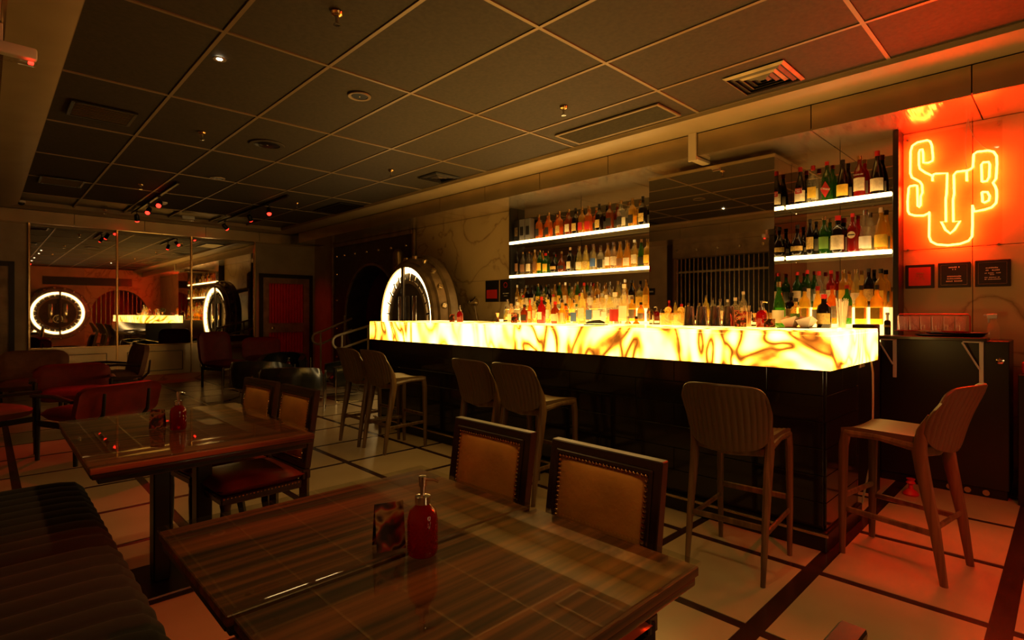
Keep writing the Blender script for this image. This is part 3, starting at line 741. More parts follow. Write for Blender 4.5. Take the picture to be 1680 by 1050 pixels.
row(3.80, BT, [(y + .27, *r) for y, *r in bt2], 'on the bar, middle group', 'bottles on the bar top before the left shelves')

# ================================================================== BAR TOP OBJECTS
def dispenser(loc, label, rotz=0., sc=1.0):
    t = thing('sanitizer_dispenser', label, 'dispenser', loc, rotz, 'red pump dispensers'); t.scale = (sc, sc, sc)
    obj('bottle', MC.setdefault('disp_b', mesh_of('bottle', lathe(BM(), [(0, 0), (.030, 0), (.034, .004), (.034, .085), (.030, .10), (.018, .112), (.014, .116), (0, .116)], 20), M_red_glass, 50)), parent=t)
    if 'disp_d' not in MC:
        bm = BM()
        for r_ in range(9):
            for k in range(20):
                a = 2 * PI * (k + .5 * (r_ % 2)) / 20
                box(bm, (.0345 * math.cos(a), .0345 * math.sin(a), .012 + .008 * r_), (.0014, .003, .003), 0, 1, Matrix.Rotation(a, 4, 'Z') @ Matrix.Rotation(PI / 4, 4, 'X'))
        MC['disp_d'] = mesh_of('studs', bm, M_red_glass, 0)
    d = obj('studs', MC['disp_d'], parent=t); d['kind'] = 'stuff'
    obj('collar', MC.setdefault('disp_c', mesh_of('collar', lathe(BM(), [(0, .1162), (.0175, .1162), (.0175, .133), (.012, .135), (0, .135)], 14), M_chrome, 40)), parent=t)
    if 'disp_p' not in MC:
        bm = BM(); lathe(bm, [(0, .1352), (.006, .1352), (.006, .155), (.009, .156), (.009, .178), (0, .18)], 12)
        tube(bm, [(.006, 0, .172), (.025, 0, .171), (.036, 0, .165)], [.005, .004, .003], 8); MC['disp_p'] = mesh_of('pump', bm, M_chrome, 40)
    obj('pump', MC['disp_p'], parent=t)
    return t
def flyer_mat(name, seed):
    m, nt, b = new_mat(name)
    f = noise_node(nt, 22 + seed, 1, .4)
    nt.links.new(ramp(nt, f, [(.36, (.02, .012, .01)), (.47, (.10, .03, .02)), (.52, (.35, .03, .02)), (.58, (.45, .25, .10)), (.66, (.05, .02, .015))]), b.inputs['Base Color'])
    b.inputs['Roughness'].default_value = .25
    return m
M_fly = [flyer_mat('flyer_print_%d' % i, i * 5) for i in range(3)]
def tent_card(loc, rotz, label, m, w=.055, h=.085, d=.028):
    t = thing('tent_card', label, 'card', loc, rotz, 'folded promo cards')
    for s, n in ((-1, 'front_leaf'), (1, 'rear_leaf')):
        bm = BM(); p0 = Vector((0, s * d, .001)); p1 = Vector((0, s * .0012, h)); th = .0012
        vs = [bm.verts.new((x, p.y + s * q, p.z)) for x in (-w / 2, w / 2) for p in (p0, p1) for q in (0, th)]
        for f in ((0, 1, 3, 2), (4, 6, 7, 5), (0, 2, 6, 4), (1, 5, 7, 3), (0, 4, 5, 1), (2, 3, 7, 6)): bm.faces.new([vs[i] for i in f])
        obj(n, bm, m, t, 0)
    return t
dispenser((3.62, 4.52, BT), 'red pump dispenser on the far left stretch of the bar top', 1.0)
tent_card((3.60, 4.63, BT), -.7, 'orange printed card beside the dispenser at the far bar end', M_fly[0])
dispenser((3.90, 3.62, BT), 'red dispenser between bottles in the middle of the bar top', 1.0, 1.0)
tent_card((3.72, 3.80, BT), -.8, 'printed card under the dark herb bunch on the bar', M_fly[1], .06, .10)
dispenser((3.98, 1.545, BT), 'red dispenser near the lit right end of the bar', -1.2, 1.05)
tent_card((3.90, 1.66, BT), -1.2, 'folded card showing a spritz glass near the right bar end', M_fly[2], .075, .115)
# herb bunch in a jar
t = thing('herb_bunch', 'dark round bunch of dried herbs in a small jar on the bar', 'herbs', (4.10, 3.80, BT))
obj('jar', lathe(BM(), [(0, 0), (.035, 0), (.037, .005), (.037, .09), (.03, .10)], 16), M_glass, t)
bm = BM()
for k in range(260):
    a, b_ = random.uniform(0, 2 * PI), math.acos(random.uniform(-1, 1)); r = .085 * random.uniform(.55, 1)
    c = Vector((r * math.sin(b_) * math.cos(a), r * math.sin(b_) * math.sin(a), .165 + r * math.cos(b_)))
    u = Vector((random.gauss(0, 1), random.gauss(0, 1), random.gauss(0, 1))).normalized(); v = u.orthogonal().normalized()
    q = [bm.verts.new(c + u * .02), bm.verts.new(c + v * .008), bm.verts.new(c - u * .02), bm.verts.new(c - v * .008)]; bm.faces.new(q)
lv = obj('leaves', bm, mat('dried_leaf', (.05, .045, .015), .6), t, 0); lv['kind'] = 'stuff'
# jigger, tumblers, jars, mixing tins
def jigger(loc, label, sc=1.):
    o = obj('jigger', lathe(BM(), [(0, 0), (.02, 0), (.019, .006), (.008, .045), (.009, .05), (.019, .088), (.0175, .088), (.007, .052), (0, .05)], 16), M_copper, loc=loc); o.scale = (sc,) * 3
    return tag(o, label, 'jigger')
jigger((3.98, 4.32, BT), 'copper hourglass jigger left of the bar-top bottles', 1.1)
jigger((4.05, 2.36, BT), 'brass-coloured jigger beside the two lidded glass jars', 1.1)
bm = BM(); lathe(bm, [(0, 0), (.03, 0), (.037, .10), (.035, .10), (.028, .006), (0, .006)], 18); o = obj('copper_tumbler', bm, M_copper, loc=(3.66, 3.155, BT)); tag(o, 'copper tumbler among the middle bar-top bottles', 'tumbler')
for i, (y, lab) in enumerate(((2.30, 'cut-glass jar heaped with lime slices, left of pair on bar'), (2.185, 'cut-glass jar heaped with orange wheels, right of pair on bar'))):
    t = thing('garnish_jar', lab, 'jar', (3.98, y, BT), 0, 'garnish jars on the bar')
    obj('jar', lathe(BM(), [(0, 0), (.046, 0), (.049, .004), (.052, .10), (.049, .10), (.045, .006), (0, .006)], 16), glass_mat('jar_glass_%d' % i, (.95, .88, .65), .25, (.95, .8, .45)), t)
    for k in range(6):
        a = k * 1.1; bm = BM()
        lathe(bm, [(0, -.003), (.028, -.003), (.028, .003), (0, .003)], 14, Matrix.Translation((.014 * math.cos(a), .014 * math.sin(a), .028 + .019 * k)) @ Matrix.Rotation(.5 + .25 * k, 4, (math.cos(a), math.sin(a), 0)))
        obj('citrus_slice', bm, mat('citrus_flesh', (.85, .60, .14), .4, noise=.2, nscale=60), t)
tin_me = mesh_of('tin', lathe(BM(), [(0, 0), (.048, 0), (.046, .004), (.034, .150), (.032, .152), (0, .152)], 20), M_chrome)
for i, y in enumerate((2.085, 1.98, 1.875, 1.77)):
    t = thing('shaker_tin', 'upturned steel shaker tin, %s of four in a row on the bar' % ORD[i], 'shaker', (3.95, y, BT), 0, 'upturned shaker tins on the bar')
    obj('tin', tin_me, parent=t)
    bm = BM(); ring_lathe(bm, [(.0485, .0), (.0495, .001), (.0485, .008), (.0475, .008)], 20); obj('rim', bm, M_chrome, t)
t = thing('bar_caddy', 'small orange-brown caddy of picks behind the printed spritz card', 'caddy', (4.10, 1.70, BT))
obj('cup', lathe(BM(), [(0, 0), (.03, 0), (.034, .11), (.031, .11), (.027, .006), (0, .006)], 14), M_copper, t)
for k in range(6):
    bm = BM(); a = k * 1.05; tube(bm, [(.012 * math.cos(a), .012 * math.sin(a), .01), (.024 * math.cos(a), .024 * math.sin(a), .155)], .0025, 5); obj('pick', bm, M_cream, t)
# champagne bottle with a card leaning on it
o = bottle(4.02, 1.44, BT, 'sloped', 'green', 'gold', 'white', 'green sparkling wine bottle with gold foil on the right bar end', 'bottles on the right bar end', 1.0)
o = bottle(4.04, 1.16, BT, 'short', 'dark', 'red', 'gold', 'small dark bottle with gold label beside the straws', 'bottles on the right bar end', 1.1)
o = bottle(4.05, 1.34, BT, 'gin', 'pale yellow', 'black', 'green', 'pale bottle with lime green label behind the napkin boats', 'bottles on the right bar end', .75)
tent_card((3.90, 1.46, BT), -1.2, 'small red and white card leaning before the green sparkling wine bottle', M_fly[1], .07, .06)
# napkin boats on a black tray
o = obj('serving_tray', bx(BM(), 3.78, 4.02, 1.17, 1.37, BT, BT + .006, .002), M_black); tag(o, 'thin black tray under two paper napkin boats', 'tray')
for i, y in enumerate((1.32, 1.225)):
    bm = BM(); z0 = BT + .007
    p = [(3.86, y - .022, z0), (3.94, y - .022, z0), (3.94, y + .022, z0), (3.86, y + .022, z0), (3.84, y - .05, z0 + .075), (3.96, y - .05, z0 + .045), (3.96, y + .05, z0 + .075), (3.84, y + .05, z0 + .045)]
    V = [bm.verts.new(q) for q in p]
    for f in ((0, 1, 2, 3), (0, 4, 5, 1), (1, 5, 6, 2), (2, 6, 7, 3), (3, 7, 4, 0)): bm.faces.new([V[k] for k in f])
    bmesh.ops.solidify(bm, geom=bm.faces[:], thickness=.0015)
    o = obj('napkin_boat', bm, M_paper, None, 0); tag(o, 'folded white paper boat, %s of the two on the bar tray' % ('left' if i == 0 else 'right'), 'napkin', 'paper napkin boats')
t = thing('straw_cup', 'cup crammed with orange-tinted drinking straws at the right bar end', 'straws', (4.06, 1.06, BT))
obj('cup', lathe(BM(), [(0, 0), (.026, 0), (.032, .08), (.030, .08), (.024, .005), (0, .005)], 14), M_glass, t)
bm = BM()
for k in range(34):
    a = random.uniform(0, 2 * PI); r0 = .018 * random.random() ** .5; r1 = r0 * 2.1
    tube(bm, [(r0 * math.cos(a), r0 * math.sin(a), .008), (r1 * math.cos(a), r1 * math.sin(a), random.uniform(.17, .20))], .0025, 5)
st = obj('straws', bm, M_paper, t); st['kind'] = 'stuff'
# leather bill folder and handset lying on the bar
t = thing('bill_folder', 'black leather bill folder lying on the bar before clear bottles', 'folder', (3.60, 2.72, BT), .3)
bm = BM(); bx(bm, -.05, .05, -.09, .09, 0, .008, .003); obj('cover', bm, M_leather_blk, t)
bm = BM(); tube(bm, [(0, -.075, .02), (.005, -.03, .030), (0, .03, .026), (-.005, .085, .017)], [.010, .017, .016, .008], 10, flat=(.8, 1)); obj('strap_roll', bm, M_leather_blk, t)
o = obj('bar_mat', lathe(BM(), [(0, 0), (.11, 0), (.12, .006), (.118, .009), (0, .007)], 28), M_brass, loc=(3.66, 4.16, BT)); tag(o, 'shallow round brass tray on the far stretch of the bar', 'tray')
# small chrome tap behind the bar
t = thing('bar_tap', 'slim chrome tap rising beside the tall mirror', 'tap', (4.90, 2.98, 1.051))
bm = BM(); lathe(bm, [(0, 0), (.025, 0), (.025, .01), (.012, .02), (.012, .22), (0, .22)], 14); obj('stem', bm, M_chrome, t)
bm = BM(); tube(bm, [(0, 0, .22), (-.03, 0, .27), (-.08, 0, .28), (-.11, 0, .24)], .010, 10); obj('spout', bm, M_chrome, t)
M_smoke = mat('grey_carton', (.12, .11, .10), .4)
# boxes on the upper left shelf end
for i, (y, m_) in enumerate(((5.34, M_black), (5.235, M_smoke), (5.125, M_smoke))):
    t = thing('gift_box', ['black gift box at the outer end of the upper left shelf', 'grey gift tube box beside the black box on the shelf', 'grey gift tube box nearest the whisky bottles'][i], 'box', (5.31, y, ZU + .001), 0, 'gift boxes on the shelf')
    bm = BM(); bx(bm, -.045, .045, -.047, .047, 0, .30, .003); obj('carton', bm, m_, t, 0)
    bm = BM(); bx(bm, -.0465, -.0455, -.03, .03, .08, .20); obj('print', bm, M_black if i else M_steel, t, 0)

# ================================================================== RIGHT SERVICE CABINET
t = thing('service_cabinet', 'black service cabinet with round lock below the neon sign', 'cabinet')
bm = BM(); bx(bm, 5.02, XR - .016, .30, 1.045, 0.07, 1.10, .004); obj('body', bm, M_black, t, 0)
bm = BM(); bx(bm, 5.04, XR - .016, .31, 1.045, 0, .07, .002); obj('kick', bm, M_blackmetal, t, 0)
bm = BM(); lathe(bm, [(0, 0), (.022, 0), (.022, .006), (.012, .010), (.010, .016), (0, .017)], 18, Matrix.Translation((5.02, .348, .965)) @ Matrix.Rotation(-PI / 2, 4, 'Y')); obj('lock', bm, M_chrome, t)
for y in (.42, .52, .62):
    bm = BM(); lathe(bm, [(.02, .0), (.02, .02), (.016, .02)], 12, Matrix.Translation((5.03, y, .04)) @ Matrix.Rotation(-PI / 2, 4, 'Y')); obj('foot_cap', bm, M_steel, t)
t = thing('folding_shelf', 'dark fold-out shelf on two white brackets fixed to the cabinet', 'shelf')
bm = BM(); bx(bm, 4.80, 5.02, .40, 1.02, 1.102, 1.125, .003); obj('board', bm, M_chairwood, t, 0)
for i, y in enumerate((.445, .95)):
    br = bm = BM(); bx(bm, 5.006, 5.0195, y - .012, y + .012, .80, 1.10, .002)
    b_ = obj('bracket', bm, M_white, t, 0)
    bm = BM(); bx(bm, 4.90, 5.0055, y - .010, y + .09, 1.088, 1.1015, .002); obj('arm', bm, M_white, b_, 0)
    bm = BM(); tube(bm, [(5.0, y + .01, .90), (4.97, y + .10, 1.085)], .006, 6); obj('brace', bm, M_white, b_)
t = thing('round_tray', 'stack of dark round trays on the fold-out shelf', 'tray', (4.98, .62, 1.126))
for k in range(2):
    obj('tray', lathe(BM(), [(0, 0), (.16, 0), (.175, .012), (.172, .014), (.158, .004), (0, .004)], 28), M_black, t, loc=(.0, -.04 * k, .016 * k)).scale = (.62, 1.0 + .15 * (1 - k), 1)
t = thing('glass_rack', 'red-rimmed rack holding upturned tumblers on the round trays', 'rack', (5.04, .73, 1.158))
bm = BM(); bx(bm, -.06, .06, -.215, .215, 0, .006, .002); obj('base', bm, M_red_glass, t)
bm = BM(); tube(bm, [(.06, -.215, .0), (.06, -.215, .11), (.06, -.205, .125), (.06, .205, .125), (.06, .215, .11), (.06, .215, 0)], .005, 6); obj('back_rail', bm, M_redplastic, t)
gl_me = mesh_of('tumbler', lathe(BM(), [(.026, .0), (.029, .0), (.033, .095), (.031, .105), (0, .107), (0, .101), (.029, .098)], 16), glass_mat('tumbler_glass', (.95, .93, .95), .12, (.9, .8, .8)), 40)
for k in range(6):
    o = obj('tumbler', gl_me, loc=(5.035, .90 - .068 * k, 1.165)); tag(o, 'upturned clear tumbler, %s from the left in the red-rimmed rack' % ORD[k], 'glass', 'tumblers in the rack')
t = thing('card_terminal', 'small black receipt printer with blue light at the right bar end', 'printer', (4.62, 1.05, 1.127))
bm = BM(); bx(bm, -.08, .08, -.07, .07, -.10, .085, .008, 2); obj('case', bm, M_black, t)
bm = BM(); bx(bm, -.0815, -.0795, -.06, -.045, -.03, -.015); obj('status_light', bm, M_blue, t, 0)
t = thing('printer_stand', 'narrow black stand beside the bar end under the printer', 'stand', (4.62, 1.05, 0))
bm = BM(); bx(bm, -.08, .08, -.07, .07, 0, 1.025, .004); obj('column', bm, M_black, t)
t = thing('torch_lighter', 'black and yellow kitchen torch standing on the fold-out shelf', 'torch', (4.95, .985, 1.126))
obj('canister', lathe(BM(), [(0, 0), (.022, 0), (.022, .10), (.015, .112), (0, .112)], 14), M_black, t)
bm = BM(); lathe(bm, [(.0226, .06), (.0232, .06), (.0232, .075), (.0226, .075)], 14); obj('yellow_band', bm, LBL['yellow'], t)
bm = BM(); lathe(bm, [(0, .112), (.009, .112), (.009, .15), (.013, .152), (.013, .17), (0, .171)], 12); obj('nozzle', bm, M_chrome, t)
t = thing('spray_bottle', 'clear spray bottle with white trigger beyond the service cabinet', 'spray bottle', (5.26, .40, 1.102))
obj('bottle', lathe(BM(), [(0, 0), (.034, 0), (.036, .005), (.034, .10), (.014, .135), (.013, .15), (0, .15)], 16), MATS['bottle_clear'], t)
bm = BM(); bx(bm, -.018, .018, -.02, .035, .15, .185, .006, 2); bx(bm, -.006, .006, .030, .055, .168, .182, .002); bx(bm, -.006, .006, .022, .032, .12, .158, .002); obj('trigger_head', bm, M_white, t)
# low dark unit at the far right edge
t = thing('low_cabinet', 'low dark cabinet with red box on top at the right edge', 'cabinet')
bm = BM(); bx(bm, 4.98, XR - .002, -.25, .255, 0, .88, .004); obj('body', bm, M_black, t, 0)
bm = BM(); bx(bm, 4.965, 4.9795, .18, .20, .28, .48, .003); obj('handle', bm, M_steel, t)
bm = BM(); bx(bm, 5.05, 5.2, .10, .24, .881, .96, .006); o = obj('small_box', bm, M_redplastic); tag(o, 'small red box on the low cabinet at the right edge', 'box')
# dark red hose/plug on the floor behind the stool
bm = BM(); lathe(bm, [(0, 0), (.045, 0), (.05, .01), (.035, .03), (.015, .045), (.014, .07), (.03, .085), (.02, .10), (.028, .115), (0, .12)], 14)
o = obj('sink_plunger', bm, M_redplastic, loc=(4.72, .80, .004)); tag(o, 'small red rubber plunger on the floor by the cabinet', 'plunger')

# ================================================================== NEON SIGN
NL = {'loop_a': [(0.767, 2.33), (0.768, 2.371), (0.813, 2.405), (0.848, 2.441), (0.854, 2.476), (0.854, 2.573), (0.846, 2.594), (0.832, 2.593), (0.827, 2.567), (0.825, 2.485), (0.793, 2.479), (0.767, 2.488), (0.764, 2.516), (0.772, 2.613), (0.782, 2.644), (0.801, 2.658), (0.864, 2.655), (0.896, 2.636), (0.908, 2.594), (0.91, 2.418), (0.9, 2.382), (0.848, 2.339), (0.834, 2.312), (0.831, 2.249), (0.842, 2.221), (0.843, 2.149), (0.852, 2.137), (0.862, 2.147), (0.864, 2.283), (0.865, 2.308), (0.88, 2.315), (0.912, 2.313), (0.92, 2.302), (0.928, 2.195), (0.926, 2.116), (0.916, 2.09), (0.88, 2.073), (0.825, 2.066), (0.793, 2.079), (0.784, 2.09)],
      'loop_u': [(0.787, 2.088), (0.789, 1.896), (0.777, 1.856), (0.74, 1.829), (0.672, 1.817), (0.599, 1.821), (0.549, 1.84), (0.529, 1.87), (0.526, 1.953), (0.526, 2.107)],
      'loop_b': [(0.526, 2.1), (0.514, 2.057), (0.458, 2.063), (0.417, 2.075), (0.393, 2.104), (0.389, 2.152), (0.39, 2.197), (0.397, 2.225), (0.41, 2.255), (0.393, 2.283), (0.388, 2.385), (0.39, 2.449), (0.407, 2.484), (0.437, 2.499), (0.5, 2.503), (0.519, 2.489), (0.524, 2.393), (0.535, 2.382), (0.557, 2.372)],
      'loop_t': [(0.767, 2.363), (0.76, 2.381), (0.747, 2.384), (0.676, 2.375), (0.68, 2.216), (0.685, 2.179), (0.684, 1.999), (0.713, 2.004), (0.687, 1.938), (0.658, 1.907), (0.632, 1.932), (0.599, 1.996), (0.639, 1.994), (0.641, 2.163), (0.634, 2.208), (0.636, 2.354), (0.621, 2.375), (0.556, 2.374), (0.56, 2.363), (0.559, 2.294)],
      'eye_a': [(0.472, 2.274), (0.475, 2.402), (0.465, 2.417), (0.434, 2.414), (0.428, 2.393), (0.431, 2.303), (0.444, 2.274), (0.472, 2.274)],
      'eye_b': [(0.472, 2.197), (0.441, 2.192), (0.428, 2.158), (0.434, 2.128), (0.458, 2.116), (0.468, 2.123), (0.472, 2.197)]}
t = thing('neon_sign', 'orange neon sign of letters S T B with a downward arrow', 'neon sign')
NX = 5.350
for k_, pts in NL.items():
    bm = BM(); tube(bm, [(NX, y, z) for y, z in pts], .0074, 8); obj('neon_tube', bm, M_neon, t)
bm = BM(); bx(bm, 5.3745, 5.378, .36, .955, 1.78, 2.715); obj('backing_sheet', bm, glass_mat('acrylic_sheet', (.97, .93, .88)), t, 0)
for y, z in ((.93, 2.69), (.38, 2.69), (.93, 1.80), (.38, 1.80)):
    bm = BM(); lathe(bm, [(0, 0), (.008, 0), (.008, .03), (0, .03)], 10, Matrix.Translation((XR - .0005, y, z)) @ Matrix.Rotation(-PI / 2, 4, 'Y')); obj('standoff', bm, M_chrome, t)
for pts in ([(0.556, 2.749), (0.562, 2.66), (0.567, 2.587), (0.567, 2.457), (0.556, 2.386)], [(0.55, 2.749), (.535, 2.67), (0.514, 2.612), (0.472, 2.547), (0.431, 2.498)]):
    bm = BM(); tube(bm, [(5.35, y, z) for y, z in pts], .003, 6); obj('lead', bm, M_cream, t)

# ================================================================== WALL NOTICES
def strokes(y0, y1, z, h, n, m, parent, x):
    bm = BM(); w = (y1 - y0) / n
    for k in range(n):
        if random.random() < .12: continue
        a = y0 + w * k
        bx(bm, x - .0012, x - .0004, a + w * .15, a + w * .8, z, z + h * random.uniform(.6, 1.0))
        if random.random() < .5: bx(bm, x - .0012, x - .0004, a + w * .15, a + w * .35, z, z + h)
    s = obj('printed_line', bm, m, parent, 0); s['kind'] = 'stuff'
def notice(label, y0, y1, z0, z1, lines, red=None, border=False):
    t = thing('wall_notice', label, 'notice')
    bm = BM(); bx(bm, XR - .014, XR - .0005, y0, y1, z0, z1, .003); obj('board', bm, M_black, t, 0)
    x = XR - .014
    if red:
        bm = BM(); bx(bm, x - .002, x - .0003, *red); obj('red_field', bm, mat('notice_red', (.50, .02, .015), .4), t, 0); x -= .002
    if border:
        mg = (y1 - y0) * .1
        for a, b, c, d in ((y0 + mg, y1 - mg, z0 + mg, z0 + mg + .0015), (y0 + mg, y1 - mg, z1 - mg, z1 - mg + .0015), (y0 + mg, y0 + mg + .0015, z0 + mg, z1 - mg), (y1 - mg, y1 - mg + .0015, z0 + mg, z1 - mg)):
            bm = BM(); bx(bm, x - .0012, x - .0003, a, b, c, d); obj('border_line', bm, M_copper, t, 0)
    for (fa, fb, fz, h, n) in lines:
        strokes(y0 + (y1 - y0) * fa, y0 + (y1 - y0) * fb, z0 + (z1 - z0) * fz, h, n, M_paper if not red else M_copper, t, x)
    return t
notice('black framed red notice below the neon sign, leftmost of three', .76, .95, 1.49, 1.68, [(.3, .7, .62, .008, 9), (.38, .62, .5, .008, 5), (.33, .67, .38, .008, 8)], (.783, .927, 1.512, 1.658))
notice('black notice with thin border, middle of three below the neon sign', .54, .738, 1.49, 1.685, [(.33, .67, .78, .010, 8), (.44, .56, .70, .010, 3), (.28, .72, .42, .010, 10), (.28, .72, .33, .010, 10), (.25, .75, .23, .010, 12)], None, True)
notice('black notice with several text lines, rightmost of three below the neon', .315, .515, 1.49, 1.69, [(.30, .70, .68, .010, 9), (.30, .70, .59, .010, 9), (.24, .76, .49, .007, 16), (.42, .58, .43, .007, 5), (.27, .73, .33, .007, 15), (.27, .73, .26, .007, 15)], None, True)
notice('black notice with bright red lower field on the marble wall', 5.83, 6.12, 1.45, 1.765, [], (5.86, 6.09, 1.50, 1.63))
notice('black notice with red emblem beside the left bottle shelves', 5.555, 5.80, 1.45, 1.765, [(.25, .75, .36, .012, 9), (.35, .65, .25, .010, 6)])
bm = BM(); ring_lathe(bm, [(.03, 0), (.04, 0), (.04, .001), (.03, .001)], 20, Matrix.Translation((XR - .0163, 5.68, 1.69)) @ Matrix.Rotation(-PI / 2, 4, 'Y'))
o = obj('emblem', bm, mat('notice_red', (.5, .02, .015)), [x for x in bpy.data.objects if x.get('label', '').startswith('black notice with red emblem')][0])

# ================================================================== VAULT DOORS
def vault_door(label, loc, rotz):
    # local axis: door front faces -x ; centre at origin
    t = thing('vault_door', label, 'vault door', loc, rotz, 'round vault doors')
    RX = Matrix.Rotation(-PI / 2, 4, 'Y')   # local z -> -x
    def L(prof, seg=56): return lathe(BM(), prof, seg, RX)
    obj('slab', L([(0, -.34), (.98, -.34), (1.0, -.32), (1.0, -.20), (.97, -.18), (.95, -.18), (.93, -.06), (.90, -.05), (.88, -.05), (.86, .0), (.82, .02), (.80, .02), (.80, -.10), (0, -.10)]), M_vault, t, 30)
    obj('glass_bed', L([(0, -.099), (.795, -.099), (.795, -.06), (0, -.06)]), M_vault_dark, t)
    bm = BM(); ring_lathe(bm, [(.715, -.058), (.795, -.058), (.795, -.005), (.715, -.02)], 64, RX); obj('ring_light', bm, M_ring, t)
    bm = BM(); ring_lathe(bm, [(.55, -.058), (.60, -.058), (.60, -.03), (.55, -.03)], 56, RX); obj('inner_ring', bm, M_vault, t)
    bme = MC.setdefault('vd_bolt', mesh_of('locking_bolt', lathe(BM(), [(0, 0), (.020, 0), (.020, .10), (.014, .115), (0, .118)], 10), M_chrome))
    for k in range(24):
        a = 2 * PI * k / 24 + .13
        o = obj('locking_bolt', bme, parent=t, loc=(.035, .60 * math.cos(a), .60 * math.sin(a))); o.rotation_euler = (a - PI / 2, 0, 0)
    rme = MC.setdefault('vd_rim', mesh_of('rim_bolt', lathe(BM(), [(0, 0), (.045, 0), (.045, .05), (.038, .058), (0, .06)], 14), M_steel))
    for k in range(20):
        a = 2 * PI * k / 20 + .1
        o = obj('rim_bolt', rme, parent=t, loc=(.12, .925 * math.cos(a), .925 * math.sin(a))); o.rotation_euler = (a - PI / 2, 0, 0)
    for y in (-.22, 0, .22):
        bm = BM(); box(bm, (.04, y, 0), (.035, .13, .72), .02, 2); obj('lock_plate', bm, M_chrome if y else M_vault_dark, t)
    bm = BM(); box(bm, (-.005, .06, 0), (.045, .07, 1.62), .012, 2); obj('pressure_bar', bm, M_vault_dark, t)
    bm = BM(); ring_lathe(bm, [(.13, .0), (.15, .0), (.15, .02), (.13, .02)], 28, Matrix.Translation((.018, 0, -.22)) @ RX); obj('hand_wheel', bm, M_chrome, t)
    for k in range(3):
        a = k * PI / 3; bm = BM(); tube(bm, [(.008, .14 * math.cos(a), -.22 + .14 * math.sin(a)), (.008, -.14 * math.cos(a), -.22 - .14 * math.sin(a))], .008, 6); obj('wheel_spoke', bm, M_chrome, t)
    return t
vd = vault_door('open round vault door with glowing ring beside the bar end', (4.66, 7.16, 1.19), R(-5))
bm = BM(); lathe(bm, [(0, -1.05), (.09, -1.05), (.09, -.75), (.055, -.74), (.055, .74), (.09, .75), (.09, 1.12), (.05, 1.18), (0, 1.2)], 18, Matrix.Translation((5.24, 8.28, 1.22)))
hg = obj('vault_hinge', bm, M_vault); tag(hg, 'heavy upright steel hinge between vault opening and round door', 'hinge')
bm = BM(); tube(bm, [(5.24, 8.26, 1.95), (5.15, 8.0, 1.92), (5.05, 7.6, 1.85)], .07, 10); obj('hinge_arm', bm, M_vault, hg)
bm = BM(); tube(bm, [(5.24, 8.26, .50), (5.15, 8.0, .50), (5.05, 7.6, .52)], .07, 10); obj('hinge_arm', bm, M_vault, hg)
bm = BM(); bx(bm, 4.8, 5.2, 6.6, 7.5, 0, .185, .02); o = obj('door_stop', bm, M_vault_dark); tag(o, 'dark block under the open round vault door', 'block')
# a lever and cable on the wall behind the door
t = thing('wall_lever', 'steel lever with hanging cable on the marble by the vault door', 'lever', (XR, 6.35, 1.45))
bm = BM(); lathe(bm, [(0, 0), (.06, 0), (.06, .03), (.03, .05), (.03, .16), (0, .17)], 16, Matrix.Rotation(-PI / 2, 4, 'Y')); obj('pivot', bm, M_steel, t)
bm = BM(); tube(bm, [(-.14, 0, 0), (-.14, -.10, .03), (-.14, -.16, .08)], .016, 8); obj('lever', bm, M_chrome, t)
bm = BM(); tube(bm, [(-.03, 0, -.05), (-.03, -.05, -.25), (-.03, -.2, -.42), (-.03, -.35, -.5)], .008, 6); obj('cable', bm, M_cream, t)
vd2 = dup(vd, (2.02, YB + .36, 1.26), R(-90), 'second round vault door with glowing ring on the rear wall')

# ================================================================== RAMP RAILS
st_ = struct('vault_step', bx(bx(BM(), 4.95, XR + .4, 8.55, 10.35, 0, .12, .005), 5.18, XR + .4, 8.55, 10.35, .12, .24, .005), M_marble)
for y, lab, x0 in ((10.22, 'cream tubular handrail on the far side of the vault steps', 4.60), (8.75, 'cream tubular handrail on the near side of the vault steps', 4.30)):
    t = thing('handrail', lab, 'handrail', (0, y, 0), 0, 'handrails at the vault')
    def rail(z0, z1, x1): return [(x1, 0, z1), (x0 + .2, 0, z0 + .03), (x0 + .05, 0, z0), (x0, 0, z0 - .04)]
    x1 = XR - .02; hi0, hi1, lo0, lo1 = .90, 1.17, .68, .95
    p = [(x1, 0, hi1), (x0 + .16, 0, hi0 + .03), (x0 + .06, 0, hi0 + .005)]
    p += [(x0 + .06 - .11 * math.sin(a), 0, (hi0 + lo0) / 2 + .11 * math.cos(a)) for a in [PI * k / 6 for k in range(1, 6)]]
    p += [(x0 + .06, 0, lo0 - .005), (x0 + .16, 0, lo0 + .01), (x1, 0, lo1)]
    bm = BM(); tube(bm, p, .021, 10); obj('rail_loop', bm, M_cream, t)
    for x in (x0 + .12, x0 + .62):
        bm = BM(); lathe(bm, [(0, 0), (.05, 0), (.05, .008), (.019, .012), (.019, hi0 + .27 * (x - x0) / (x1 - x0) - .01), (0, hi0 + .27 * (x - x0) / (x1 - x0))], 12, Matrix.Translation((x, 0, .003 if x < 4.95 else .121))); obj('post', bm, M_cream, t)

